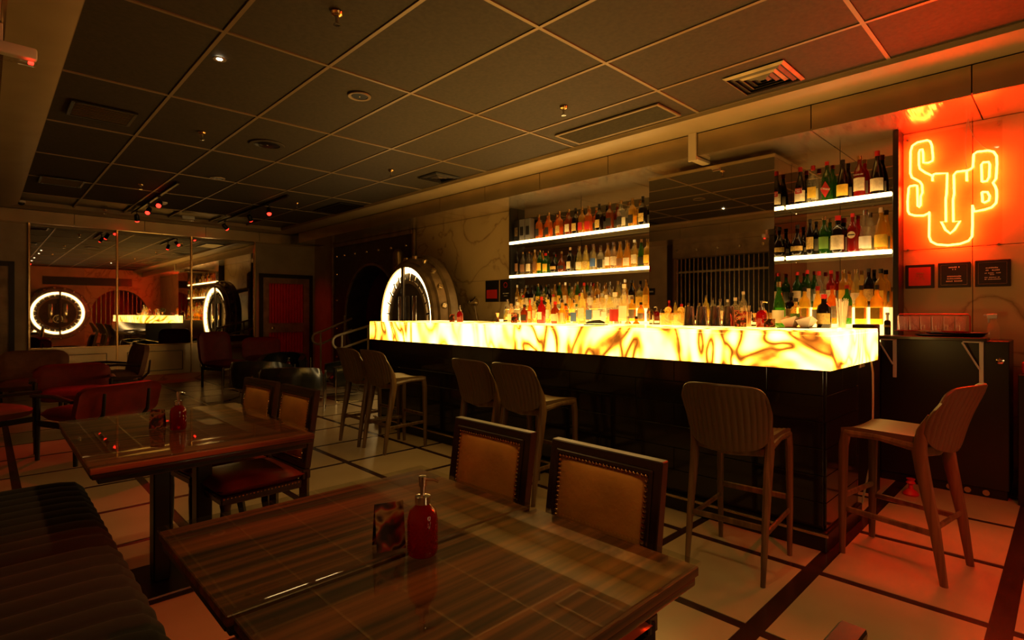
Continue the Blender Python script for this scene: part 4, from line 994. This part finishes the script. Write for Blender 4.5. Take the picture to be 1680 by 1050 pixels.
# ================================================================== CEILING FITTINGS
def sprinkler(x, y, i):
    t = thing('sprinkler_head', 'small brass ceiling sprinkler, %s' % i, 'sprinkler', (x, y, ZC - .003), 0, 'ceiling sprinklers')
    obj('escutcheon', MC.setdefault('sp_e', mesh_of('escutcheon', lathe(BM(), [(0, 0), (.035, 0), (.03, -.012), (.016, -.02), (0, -.02)], 14), M_brass)), parent=t)
    obj('body', MC.setdefault('sp_b', mesh_of('body', lathe(BM(), [(0, -.0205), (.012, -.0205), (.009, -.045), (.010, -.06), (.02, -.066), (.02, -.07), (0, -.071)], 10), M_chrome)), parent=t)
for x, y, w in ((1.455, 2.94, 'nearest, at the top edge'), (1.50, 5.80, 'above the near lounge tables'), (1.516, 8.72, 'over the far red armchairs'), (3.486, 2.97, 'beside the long air grille'), (3.543, 5.75, 'left of the small diffuser'), (3.544, 8.52, 'close to the far dark grille'), (1.46, 11.3, 'farthest, by the mirror wall')): sprinkler(x, y, w)
def downlight(x, y, lab, watts):
    t = thing('downlight', lab, 'light', (x, y, ZC - .003), 0, 'ceiling downlights')
    bm = BM(); ring_lathe(bm, [(.020, 0), (.042, 0), (.040, -.006), (.022, -.004)], 20); obj('trim_ring', bm, M_grid, t)
    obj('lamp', lathe(BM(), [(0, 0), (.019, 0), (.015, -.006), (0, -.008)], 12), M_lampglow, t)
    area_like_spot('downlight_beam', t, (0, 0, -.015), (0, 0, -2), LAMP_WARM, watts, 110, 1.0, .03)
downlight(1.148, 4.03, 'lit pinpoint downlight above the second table', 22)
downlight(1.162, 2.90, 'lit pinpoint downlight at the top edge of the view', 22)
downlight(1.15, 1.15, 'pinpoint downlight over the foreground tables', 30)
downlight(1.15, -.2, 'pinpoint downlight behind the foreground tables', 42)
downlight(3.20, .55, 'added fill downlight, an invented lamp over the stool at the bar end', 4)  # invented lamp, added to light the stool and floor at the bar end
def ceiling_disc(name, x, y, r, lab, cat, m, inner):
    t = thing(name, lab, cat, (x, y, ZC - .003))
    bm = BM(); ring_lathe(bm, [(r * .72, 0), (r, 0), (r * .97, -.008), (r * .74, -.006)], 28); obj('rim', bm, m, t)
    obj('grille', lathe(BM(), [(0, 0), (r * .71, 0), (r * .66, -.004), (0, -.003)], 24), inner, t)
    obj('cone', lathe(BM(), [(0, -.0045), (r * .06, -.0045), (0, -.012)], 10), M_chrome, t)
ceiling_disc('ceiling_speaker', 2.145, 3.95, .09, 'small round pale-rimmed ceiling speaker in middle of ceiling', 'speaker', M_grid, M_blackmetal)
ceiling_disc('ceiling_speaker', 2.087, 5.76, .17, 'large dark round ceiling speaker beyond the small one', 'speaker', M_ceil, M_blackmetal)
ceiling_disc('ceiling_speaker', 2.154, 7.64, .09, 'round ceiling speaker between the two light tracks', 'speaker', M_grid, M_blackmetal)
def diffuser(x0, x1, y0, y1, lab, nslat, along='y', m=M_grid, slat=None):
    t = thing('air_vent', lab, 'vent', ((x0 + x1) / 2, (y0 + y1) / 2, ZC - .003)); w, h = (x1 - x0) / 2, (y1 - y0) / 2
    for a, b, c, d in ((-w, w, -h, -h + .025), (-w, w, h - .025, h), (-w, -w + .025, -h + .025, h - .025), (w - .025, w, -h + .025, h - .025)):
        bm = BM(); bx(bm, a, b, c, d, -.014, 0, .002); obj('frame_edge', bm, m, t, 0)
    bm = BM(); bx(bm, -w + .025, w - .025, -h + .025, h - .025, -.002, 0); obj('dark_throat', bm, M_blackmetal, t, 0)
    for k in range(nslat):
        bm = BM(); f = -1 + 2 * (k + .5) / nslat
        if along == 'y': box(bm, (f * (w - .025), 0, -.009), (.011, 2 * h - .052, .0025), 0, 1, Matrix.Rotation(.7, 4, 'Y'))
        else: box(bm, (0, f * (h - .025), -.009), (2 * w - .052, .014, .0025), 0, 1, Matrix.Rotation(.7, 4, 'X'))
        obj('slat', bm, slat or m, t, 0)
def square_diffuser(x, y, s, lab, m):
    t = thing('air_diffuser', lab, 'vent', (x, y, ZC - .003)); n = 5
    bm = BM(); bx(bm, -s * .97, s * .97, -s * .97, s * .97, -.001, 0); obj('dark_throat', bm, M_blackmetal, t, 0)
    for k in range(n):
        r1 = s * (1 - k / n); r0 = r1 - s * .10; z = -.016 + .000 * k
        bm = BM()
        for a in range(4):
            rot = Matrix.Rotation(a * PI / 2, 4, 'Z')
            vs = [bm.verts.new(rot @ Vector(p)) for p in ((-r1, r1, -.003), (r1, r1, -.003), (r0, r0, z), (-r0, r0, z))]; bm.faces.new(vs)
        bmesh.ops.remove_doubles(bm, verts=bm.verts[:], dist=1e-5); bmesh.ops.solidify(bm, geom=bm.faces[:], thickness=.002)
        obj('louvre', bm, m if k in (0, 2) else M_vault_dark, t, 0)
square_diffuser(4.12, 1.585, .215, 'square louvred air diffuser in ceiling before the neon sign', M_vault)
square_diffuser(4.17, 5.63, .20, 'small square air diffuser above the vault end of the bar', M_blackmetal)
diffuser(3.97, 4.35, 2.37, 3.50, 'long slotted air grille in the ceiling above the bar', 14, 'y', M_grid, M_ceil)
diffuser(.51, .96, 5.62, 6.05, 'dark air vent with bright slats in the near left ceiling', 9, 'x', M_blackmetal, M_grid)
diffuser(.51, .96, 9.0, 9.5, 'dark air vent in the far left corner of the ceiling', 9, 'x', M_blackmetal, M_grid)
diffuser(4.0, 4.41, 7.98, 8.94, 'flat dark air grille above the vault end', 12, 'y', M_blackmetal)
# track lights
SPOT_AIM = {}
def track(x, y0, y1, ys_, lab, aims, watts, gname, cone=52):
    t = thing('light_track', lab, 'light track', (x, (y0 + y1) / 2, ZC - .003))
    bm = BM(); bx(bm, -.018, .018, -(y1 - y0) / 2, (y1 - y0) / 2, -.03, 0, .003); obj('rail', bm, M_blackmetal, t, 0)
    for y, aim, ol, watt in zip(ys_, aims, ('nearest', 'middle', 'farthest'), watts):
        s = thing('track_spotlight', '%s black spotlight with red lamp on the %s' % (ol, gname), 'spotlight', (x, y, ZC - .034), 0, 'red spotlights on ' + gname)
        d = (Vector(aim) - Vector((x, y, ZC - .14))).normalized(); q = d.to_track_quat('Z', 'Y').to_matrix().to_4x4()
        bm = BM(); bx(bm, -.012, .012, -.04, .04, -.02, 0, .002); lathe(bm, [(.007, -.10), (.007, -.02)], 8); obj('arm', bm, M_blackmetal, s)
        Mx = Matrix.Translation((0, 0, -.11)) @ q
        obj('head', lathe(BM(), [(0, -.06), (.030, -.055), (.036, -.03), (.038, .05), (.034, .05), (.030, .02), (0, .02)], 16, Mx), M_blackmetal, s)
        obj('lamp', lathe(BM(), [(0, .021), (.031, .021), (.031, .060), (.022, .072), (0, .076)], 14, Mx), M_redglow, s)
        lo = Vector((0, 0, -.11)) + d * .09
        area_like_spot('spot_beam', s, lo, lo + d, (1, .015, .008), watt, cone, .7, .03)
track(1.84, 8.2, 11.3, (9.28, 10.0, 10.9), 'black light track over the red armchairs', [(.3, 6.0, 0), (.6, 8.3, .3), (2.2, 11.9, .9)], (110, 35, 20), 'track over the red armchairs', 36)
track(3.20, 8.0, 11.3, (8.75, 9.6, 10.9), 'black light track over the black armchairs', [(2.9, 7.2, 0), (4.6, 11.4, 1.0), (4.75, 11.6, 1.4)], (8, 14, 14), 'track over the black armchairs')
track(1.06, -2.2, 1.0, (-1.8, -1.0, .85), 'black light track behind the near tables', [(3.9, -.3, 0), (3.5, .45, .5), (.66, 2.45, 0)], (110, 150, 60), 'track behind the near tables', 38)
def exit_light(loc, lab, rotz=0.):
    t = thing('emergency_light', lab, 'emergency light', loc, rotz)
    bm = BM(); bx(bm, -.10, .10, -.03, .03, -.06, 0, .012, 2); obj('case', bm, M_white, t)
    bm = BM(); bx(bm, -.098, .098, -.031, .031, -.085, -.061, .006, 2); obj('lens', bm, M_glass, t)
    return t
exit_light((2.62, 11.0, ZC - .004), 'pale emergency light on the ceiling near the mirror wall')
t = exit_light((.10, 3.75, 2.66), 'emergency light with red lamp hanging under the left soffit', 0)
bm = BM(); box(bm, (.075, -.01, -.078), (.022, .024, .012), .003); obj('red_lamp', bm, M_redglow, t)
bm = BM(); bx(bm, -.07, -.03, -.015, .015, 0, .088, .003); obj('mount', bm, M_white, t)
t = thing('dome_camera', 'small white dome security camera at the far left ceiling corner', 'camera', (.42, 11.30, ZC - .002))
obj('mount', lathe(BM(), [(0, 0), (.05, 0), (.05, -.03), (0, -.03)], 16), M_white, t)
obj('dome', lathe(BM(), [(.042, -.0305), (.040, -.05), (.025, -.068), (0, -.075)], 16), M_blackmetal, t)
t = thing('smoke_detector', 'small white smoke detector beside the red spotlight track', 'detector', (2.02, 9.9, ZC - .003))
obj('base', lathe(BM(), [(0, 0), (.055, 0), (.052, -.018), (.04, -.03), (0, -.03)], 18), M_white, t)
obj('chamber', lathe(BM(), [(0, -.0305), (.028, -.0305), (.024, -.042), (0, -.044)], 14), M_white, t)

# ================================================================== BAR STOOLS (local front = +y)
def make_stool(label):
    t = thing('bar_stool', label, 'stool', (0, 0, 0), 0, 'bar stools')
    for s in (-1, 1):
        # front leg: vertical, curving into the seat rail
        bm = BM(); tube(bm, [(s * .183, .215, 0), (s * .185, .212, .25), (s * .183, .208, .58), (s * .181, .195, .655)], [.014, .019, .022, .022], 10, flat=(1.15, .85)); obj('leg', bm, M_stoolwood, t)
        # rear leg: raked, running up into the back support
        bm = BM(); tube(bm, [(s * .186, -.235, 0), (s * .186, -.20, .25), (s * .184, -.150, .52), (s * .186, -.135, .62), (s * .192, -.150, .72), (s * .196, -.185, .80)], [.014, .020, .026, .027, .020, .010], 10, flat=(1.25, .8)); obj('leg', bm, M_stoolwood, t)
        bm = BM(); tube(bm, [(s * .182, .20, .650), (s * .182, .05, .655), (s * .184, -.13, .635)], [.020, .017, .022], 8, flat=(1, .85)); obj('side_rail', bm, M_stoolwood, t)
        bm = BM(); tube(bm, [(s * .184, .208, .245), (s * .186, -.195, .235)], .013, 8, flat=(1.2, .7)); obj('stretcher', bm, M_stoolwood, t)
    bm = BM(); tube(bm, [(-.18, -.14, .615), (0, -.16, .600), (.18, -.14, .615)], .019, 8, flat=(1.2, .7)); obj('back_rail', bm, M_stoolwood, t)
    bm = BM(); tube(bm, [(-.18, .20, .645), (.18, .20, .645)], .018, 8, flat=(1, .8)); obj('front_rail', bm, M_stoolwood, t)
    bm = BM(); tube(bm, [(-.185, -.195, .26), (.185, -.195, .26)], .013, 8, flat=(1.2, .7)); obj('stretcher', bm, M_stoolwood, t)
    bm = BM(); tube(bm, [(-.185, .21, .31), (.185, .21, .31)], .014, 8, flat=(1.2, .7)); obj('footrest', bm, M_stoolwood, t)
    def seat(u, v):
        x = -.187 + .374 * u; y = -.15 + .37 * v
        z = .685 - .014 * (1 - (2 * u - 1) ** 2) - .012 * (max(0, v - .8) / .2) ** 2 + .003 * math.cos(u * 2 * PI * 16)
        return (x, y, z), (0, 0, 1)
    obj('seat', sheet(BM(), seat, 64, 8, .028), M_ribbed, t)
    def back(u, v):
        a = (2 * u - 1)
        ang = a * R(62)
        rx = .208 / math.sin(R(62))
        x = rx * math.sin(ang); y0 = -.150 - rx * .42 * (math.cos(ang) - math.cos(R(62))) * 1.25
        top = .945 - .022 * a * a - .055 * abs(a) ** 9; bot = .615 + .05 * a * a + .05 * abs(a) ** 8
        e = 1 - abs(2 * v - 1) ** 8
        z = bot + (top - bot) * v
        y = y0 - .115 * v * (1 - .35 * abs(a)) + .012 * math.sin(v * PI)
        rib = .006 * abs(math.sin(u * PI * 17)) * e
        n = Vector((-math.sin(ang) * .6, math.cos(ang), .25)).normalized()
        xs = x * (.93 + .07 * min(1, v * 1.6))
        p = Vector((xs, y, z)) - n * rib
        return p, n
    bm = sheet(BM(), back, 102, 12, .016)
    obj('backrest', bm, M_ribbed, t, 60)
    rim = [Vector(back(i / 40, 1)[0]) for i in range(41)]
    bm = BM(); tube(bm, [p + Vector((0, -.008, .0)) for p in rim], .009, 8); obj('back_piping', bm, M_ribbed, t)
    return t
RZ = -PI / 2   # faces +x (towards the bar)
s0 = make_stool('ribbed wooden bar stool at the near end of the bar front'); s0.location = (2.86, 1.22, .003); s0.rotation_euler = (0, 0, RZ + R(4))
dup(s0, (2.86, 2.69, .003), RZ, 'ribbed bar stool, right one of the middle pair at the bar')
dup(s0, (2.86, 3.15, .003), RZ, 'ribbed bar stool, left one of the middle pair at the bar')
dup(s0, (2.84, 4.53, .003), RZ, 'ribbed bar stool, right one of the far pair at the bar')
dup(s0, (2.82, 4.965, .003), RZ, 'ribbed bar stool, left one of the far pair at the bar')
dup(s0, (3.47, .625, .003), R(-9), 'ribbed bar stool at the bar end with red-lit seat')

# ================================================================== DINING TABLES
def table(label, x0, x1, y0, y1, ztop, cols):
    t = thing('dining_table', label, 'table', ((x0 + x1) / 2, (y0 + y1) / 2, .003)); w, d = (x1 - x0) / 2, (y1 - y0) / 2; zt = ztop - .003
    bm = BM(); bx(bm, -w + .004, w - .004, -d + .004, d - .004, zt - .012 - .022, zt - .012, .002); obj('veneer_top', bm, M_veneer, t, 0)
    bm = BM(); bx(bm, -w + .03, w - .03, -d + .03, d - .03, zt - .078, zt - .0345, .003); obj('apron', bm, M_chairwood, t, 0)
    for a, b, c, e in ((-w + .010, w - .010, -d + .008, -d + .03), (-w + .010, w - .010, d - .03, d - .008), (-w + .008, -w + .03, -d + .03, d - .03), (w - .03, w - .008, -d + .03, d - .03)):
        bm = BM(); bx(bm, a, b, c, e, zt - .055, zt - .0345, .004, 2); obj('moulding', bm, M_chairwood, t)
    bm = BM(); bx(bm, -w, w, -d, d, zt - .010, zt, .002, 2); obj('glass_top', bm, M_tabletop_glass, t, 0)
    for sx in (-1, 1):
        for sy in (-1, 1):
            bm = BM(); lathe(bm, [(0, zt - .0118), (.006, zt - .0118), (.006, zt - .0102), (0, zt - .0102)], 10, Matrix.Translation((sx * (w - .06), sy * (d - .06), 0))); obj('glass_pad', bm, M_glass, t)
    for cx in cols:
        bm = BM(); bx(bm, cx - .035, cx + .035, -.045, .045, .03, zt - .078, .006); obj('column', bm, M_blackmetal, t)
    bm = BM(); bx(bm, min(cols) - .16, max(cols) + .16, -.20, .20, 0, .03, .006); obj('base_plate', bm, M_blackmetal, t)
    return t
table('rosewood veneer table with glass top carrying the card, near pair', .322, 1.145, 1.098, 1.655, .742, (-.09, .09))
table('rosewood veneer glass-topped table in the foreground, cut by the frame', .330, 1.155, .580, 1.090, .742, (-.09, .09))
table('second glass-topped wooden table with golden reflections, further back', .272, 1.118, 2.47, 3.60, .742, (-.09, .09))
dispenser((.727, 1.045, .743), 'red studded pump dispenser on the foreground table', -.75, 1.0)
tent_card((.690, 1.130, .743), -.30, 'dark glossy card beside the dispenser on the foreground table', M_fly[1], .068, .105, .024)
dispenser((.665, 2.965, .743), 'red pump dispenser on the second table', .6, 1.0)
tent_card((.60, 3.06, .743), -.6, 'dark card beside the dispenser on the second table', M_fly[2], .06, .09, .02)

# ================================================================== DINING CHAIRS (local front = +y, back at -y)
def make_chair(label):
    t = thing('dining_chair', label, 'chair', (0, 0, 0), 0, 'leather dining chairs')
    W = .205; tilt = .06
    def B(x, z, dy=0.):   # a point on the back plane
        return (x, -.20 - tilt * max(0, z - .46) / .42 + dy, z)
    for s in (-1, 1):
        bm = BM(); tube(bm, [(s * (W - .022), -.235, 0), (s * (W - .022), -.20, .20), (s * (W - .022), -.20, .46)], [.018, .022, .024], 4, flat=(1.2, 1.2)); obj('leg', bm, M_chairwood, t, 0)
        bm = BM(); lathe(bm, [(0, 0), (.016, 0), (.014, .03), (.019, .06), (.016, .09), (.021, .14), (.025, .30), (.022, .36), (.026, .38), (.026, .42), (0, .42)], 12, Matrix.Translation((s * (W - .03), .185, 0))); obj('leg', bm, M_chairwood, t)
    # moulded back frame: two nested profiles
    def frame(w0, w1, z0, z1, f, bk, name):
        bm = BM()
        def q(x, z, dy): p = B(x, z, dy); return bm.verts.new(p)
        o_ = [(-w1, z0 - (w1 - w0)), (w1, z0 - (w1 - w0)), (w1, z1 + (w1 - w0)), (-w1, z1 + (w1 - w0))]; i_ = [(-w0, z0), (w0, z0), (w0, z1), (-w0, z1)]
        A = [q(x, z, f) for x, z in o_]; I = [q(x, z, f) for x, z in i_]; A2 = [q(x, z, bk) for x, z in o_]; I2 = [q(x, z, bk) for x, z in i_]
        for k in range(4):
            j = (k + 1) % 4
            for fc in ((A[k], A[j], I[j], I[k]), (A2[k], I2[k], I2[j], A2[j]), (A[k], A2[k], A2[j], A[j]), (I[k], I[j], I2[j], I2[k])): bm.faces.new(fc)
        bmesh.ops.bevel(bm, geom=bm.edges[:], offset=.003, segments=1, affect='EDGES')
        return obj(name, bm, M_chairwood, t, 0)
    frame(W - .028, W, .505, .852, .012, -.022, 'back_frame')
    frame(W - .040, W - .026, .517, .840, .018, -.004, 'inner_moulding')
    bm = BM(); bx(bm, -W, W, -.225, -.18, .425, .475, .004); obj('back_rail', bm, M_chairwood, t, 0)
    def pad(sign):
        n = 12
        def fn(u, v):
            a, b = 2 * u - 1, 2 * v - 1; x = a * (W - .042); z = .519 + .319 * v
            h = ((1 - a ** 4) * (1 - b ** 4)) ** .6
            p = Vector(B(x, z, sign * (.004 + .022 * h) + (-.010 if sign < 0 else .004)))
            return p, (0, sign, 0)
        return sheet(BM(), fn, n, n, .005)
    obj('back_pad', pad(1), M_leather_tan, t, 60); obj('rear_pad', pad(-1), M_leather_tan, t, 60)
    bm = BM(); hw = W - .046
    pts = [(-hw + 2 * hw * k / 24, z) for k in range(25) for z in (.524, .834)] + [(x, .524 + .31 * k / 22) for k in range(1, 22) for x in (-hw, hw)]
    for x, z in pts:
        p = B(x, z, .012); lathe(bm, [(0, 0), (.0064, 0), (.005, .004), (0, .006)], 6, Matrix.Translation(p) @ Matrix.Rotation(-PI / 2, 4, 'X'))
    nn = obj('nailhead_trim', bm, M_brass, t); nn['kind'] = 'stuff'
    bm = BM(); bx(bm, -W, W, -.18, .215, .385, .425, .006); obj('seat_rail', bm, M_chairwood, t, 0)
    bm = BM(); cushion(bm, (0, .02, .455), (2 * W + .01, .42, .085), .25, 12); obj('seat', bm, M_leather_ox, t, 60)
    bm = BM()
    for k in range(22):
        lathe(bm, [(0, 0), (.0045, 0), (0, .004)], 6, Matrix.Translation((-W + 2 * W * (k + .5) / 22, .216, .417)) @ Matrix.Rotation(-PI / 2, 4, 'X'))
        for s in (-1, 1): lathe(bm, [(0, 0), (.0045, 0), (0, .004)], 6, Matrix.Translation((s * W, -.17 + .38 * (k + .5) / 22, .417)) @ Matrix.Rotation(s * PI / 2, 4, 'Y'))
    nn = obj('seat_nailheads', bm, M_brass, t); nn['kind'] = 'stuff'
    return t
c0 = make_chair('tan leather dining chair nearest the bar end, at the foreground tables'); c0.location = (1.10, .995, .003); c0.rotation_euler = (0, 0, PI / 2)
dup(c0, (1.10, 1.50, .003), PI / 2 + R(1), 'tan leather dining chair on the left of the foreground pair')
dup(c0, (1.00, 2.985, .003), PI / 2 + R(3), 'tan leather dining chair with red seat, nearer at second table')
dup(c0, (.97, 3.46, .003), PI / 2 + R(6), 'tan leather dining chair, farther one at the second table')
dup(c0, (.640, .475, .003), R(-2), 'dining chair at the table end, only its back corner in view')

# ================================================================== BANQUETTES
def banquette(label, y0, y1, x0=-.70, x1=.375, z=.47):
    t = thing('banquette', label, 'bench', (0, y0, .003)); L_ = y1 - y0; nch = max(1, round(L_ / .105)); bm = BM()
    n_u, n_v = 28, nch * 8
    def prof(s):   # s 0..1 : cross-section over the top and down the front
        pts = [(x0, z), (x0 + .3, z), (x1 - .12, z), (x1 - .05, z - .012), (x1 - .012, z - .05), (x1, z - .11), (x1 - .004, .16)]
        nrm = [(0, 1), (0, 1), (0, 1), (.45, .9), (.85, .5), (1, .05), (1, 0)]
        f = s * (len(pts) - 1); k = min(int(f), len(pts) - 2); r_ = f - k
        return [pts[k][i] * (1 - r_) + pts[k + 1][i] * r_ for i in (0, 1)], [nrm[k][i] * (1 - r_) + nrm[k + 1][i] * r_ for i in (0, 1)]
    def fn(u, v):
        (x, zz), (nx, nz) = prof(u)
        e = min(v, 1 - v) * L_; drop = .05 * max(0, 1 - e / .05) ** 2
        h = .016 * abs(math.sin(v * PI * nch)) ** .6 - drop * .6
        return (x + nx * (h - .016), v * L_, zz - .003 + nz * (h - .016)), (nx, 0, nz)
    sheet(bm, fn, n_u, n_v, .02); obj('channel_cushion', bm, M_velvet, t, 70)
    bm = BM(); bx(bm, x0 + .02, x1 - .045, .02, L_ - .02, .10, z - .06, .01); obj('core', bm, M_black, t, 0)
    bm = BM(); bx(bm, x0 + .05, x1 - .09, .04, L_ - .04, 0, .10); obj('kick_base', bm, M_blackmetal, t, 0)
banquette('black channel-tufted velvet bench nearest the camera', -.9, 2.47)
banquette('black velvet bench beyond the near one, beside the second table', 2.50, 3.50)

# ================================================================== LOUNGE FURNITURE
def red_armchair(label, loc, rotz, m, wood=M_blackmetal, arms=True, zb=.70, w=.33):
    t = thing('lounge_armchair', label, 'armchair', loc, rotz, 'lounge armchairs')
    for s in (-1, 1):
        for y in (-.26, .27):
            bm = BM(); tube(bm, [(s * (w - .01), y, 0), (s * (w - .01), y, .36 if y < 0 else (.56 if arms else .36))], [.018, .024], 8); obj('leg', bm, wood, t)
        bm = BM(); bx(bm, s * (w - .01) - .018, s * (w - .01) + .018, -.26, .27, .30, .345, .004); obj('side_rail', bm, wood, t, 0)
        if arms:
            bm = BM(); tube(bm, [(s * (w + .01), -.26, .54), (s * (w + .01), 0, .57), (s * (w + .01), .29, .565)], [.02, .026, .024], 8, flat=(.7, 1.3)); obj('armrest', bm, wood, t)
        bm = BM(); tube(bm, [(s * .19, -.29, .30), (s * .19, -.405, .42), (s * .19, -.425, .60)], [.018, .016, .012], 8); obj('back_support', bm, wood, t)
    bm = BM(); cushion(bm, (0, .01, .40), (2 * w - .03, .56, .14), .2, 10); obj('seat', bm, m, t, 60)
    def back(u, v):
        a, b = 2 * u - 1, 2 * v - 1
        sq = lambda q: math.copysign(abs(q) ** .7, q)
        # rounded-rectangle outline
        rx = (1 - max(0, abs(b) - .55) ** 2 * 1.2 / .45)
        x = (w + .02) * a * (1 - .16 * max(0, (abs(b) - .6) / .4) ** 2)
        z = (.36 + zb) / 2 + (zb - .36) / 2 * b * (1 - .10 * max(0, (abs(a) - .7) / .3) ** 2)
        h = ((1 - a ** 6) * (1 - b ** 6)) ** .5
        y = -.285 - .09 * (b + 1) / 2 + .05 * a * a + .035 * h
        return (x, y, z), (0, 1, .1)
    bm = sheet(BM(), back, 14, 10, .06); obj('backrest', bm, m, t, 60)
    return t
red_armchair('red lounge armchair seen from behind, beyond the second table', (.74, 6.20, .003), R(24), M_redfab, zb=.67)
red_armchair('red lounge armchair facing the camera with glowing back', (.72, 7.75, .003), R(176), M_redfab, zb=.70)
red_armchair('armchair cut by the left edge of the view', (-.05, 6.75, .003), R(-60), M_brownfab, zb=.74)
red_armchair('brown armchair by the wall behind the red chairs', (.42, 9.1, .003), R(170), M_brownfab, zb=.80)
red_armchair('wooden-armed brown armchair turned sideways before the mirror', (1.30, 9.5, .003), R(95), M_brownfab, M_chairwood, True, .82)
red_armchair('tall red armchair beside the mirror mullion near the door', (3.05, 10.3, .003), R(200), M_redfab, M_blackmetal, False, .95, .28)
red_armchair('red armchair in front of the red door', (3.9, 10.9, .003), R(170), M_redfab, M_blackmetal, False, .80)
def club_chair(label, loc, rotz):
    t = thing('club_chair', label, 'armchair', loc, rotz, 'black club chairs')
    def shell(u, v):
        a = (2 * u - 1) * R(118); rx, ry = .36, .34
        x = rx * math.sin(a); y = -.02 - ry * math.cos(a)
        if abs(a) > R(90): x = math.copysign(rx, a); y = -.02 + ry * (abs(a) - R(90)) * 1.0 / R(28) * .9
        top = .60 - .10 * (abs(2 * u - 1)) ** 2.2; z = .22 + (top - .22) * v
        n = Vector((math.sin(a), -math.cos(a), 0)) if abs(a) <= R(90) else Vector((math.copysign(1, a), 0, 0))
        bul = .025 * (1 - (2 * v - 1) ** 4)
        return Vector((x, y, z)) + n * bul, n
    obj('shell', sheet(BM(), shell, 36, 8, .085), M_leather_blk, t, 60)
    bm = BM(); cushion(bm, (0, .05, .33), (.54, .58, .17), .2, 10); obj('seat', bm, M_leather_blk, t, 60)
    for s in (-1, 1):
        bm = BM(); tube(bm, [(s * .42, -.22, .50), (s * .42, -.24, .02), (s * .42, -.22, .010), (s * .42, .26, .010), (s * .42, .28, .02), (s * .42, .27, .50)], .011, 8); obj('chrome_leg', bm, M_chrome, t)
    bm = BM(); tube(bm, [(-.42, -.23, .20), (.42, -.23, .20)], .009, 8); obj('cross_tube', bm, M_chrome, t)
    return t
club_chair('black leather club chair seen from behind, nearest', (2.88, 7.12, .003), R(-28))
club_chair('black leather club chair behind the nearest one, to the left', (2.92, 8.35, .003), R(-42))
club_chair('black leather club chair facing the camera before the red door', (3.65, 9.35, .003), R(150))
club_chair('black leather club chair half hidden by the far bar stools', (3.98, 7.65, .003), R(75))
t = thing('coffee_table', 'small low wooden table between the black club chairs', 'table', (3.50, 8.66, .003))
bm = BM(); bx(bm, -.18, .18, -.18, .18, .36, .40, .006); obj('top', bm, M_veneer, t)
for sx in (-1, 1):
    for sy in (-1, 1):
        bm = BM(); bx(bm, sx * .15 - .02, sx * .15 + .02, sy * .15 - .02, sy * .15 + .02, 0, .36, .003); obj('leg', bm, M_chairwood, t, 0)
dispenser((3.46, 8.64, .404), 'red dispenser on the low wooden lounge table', .3)
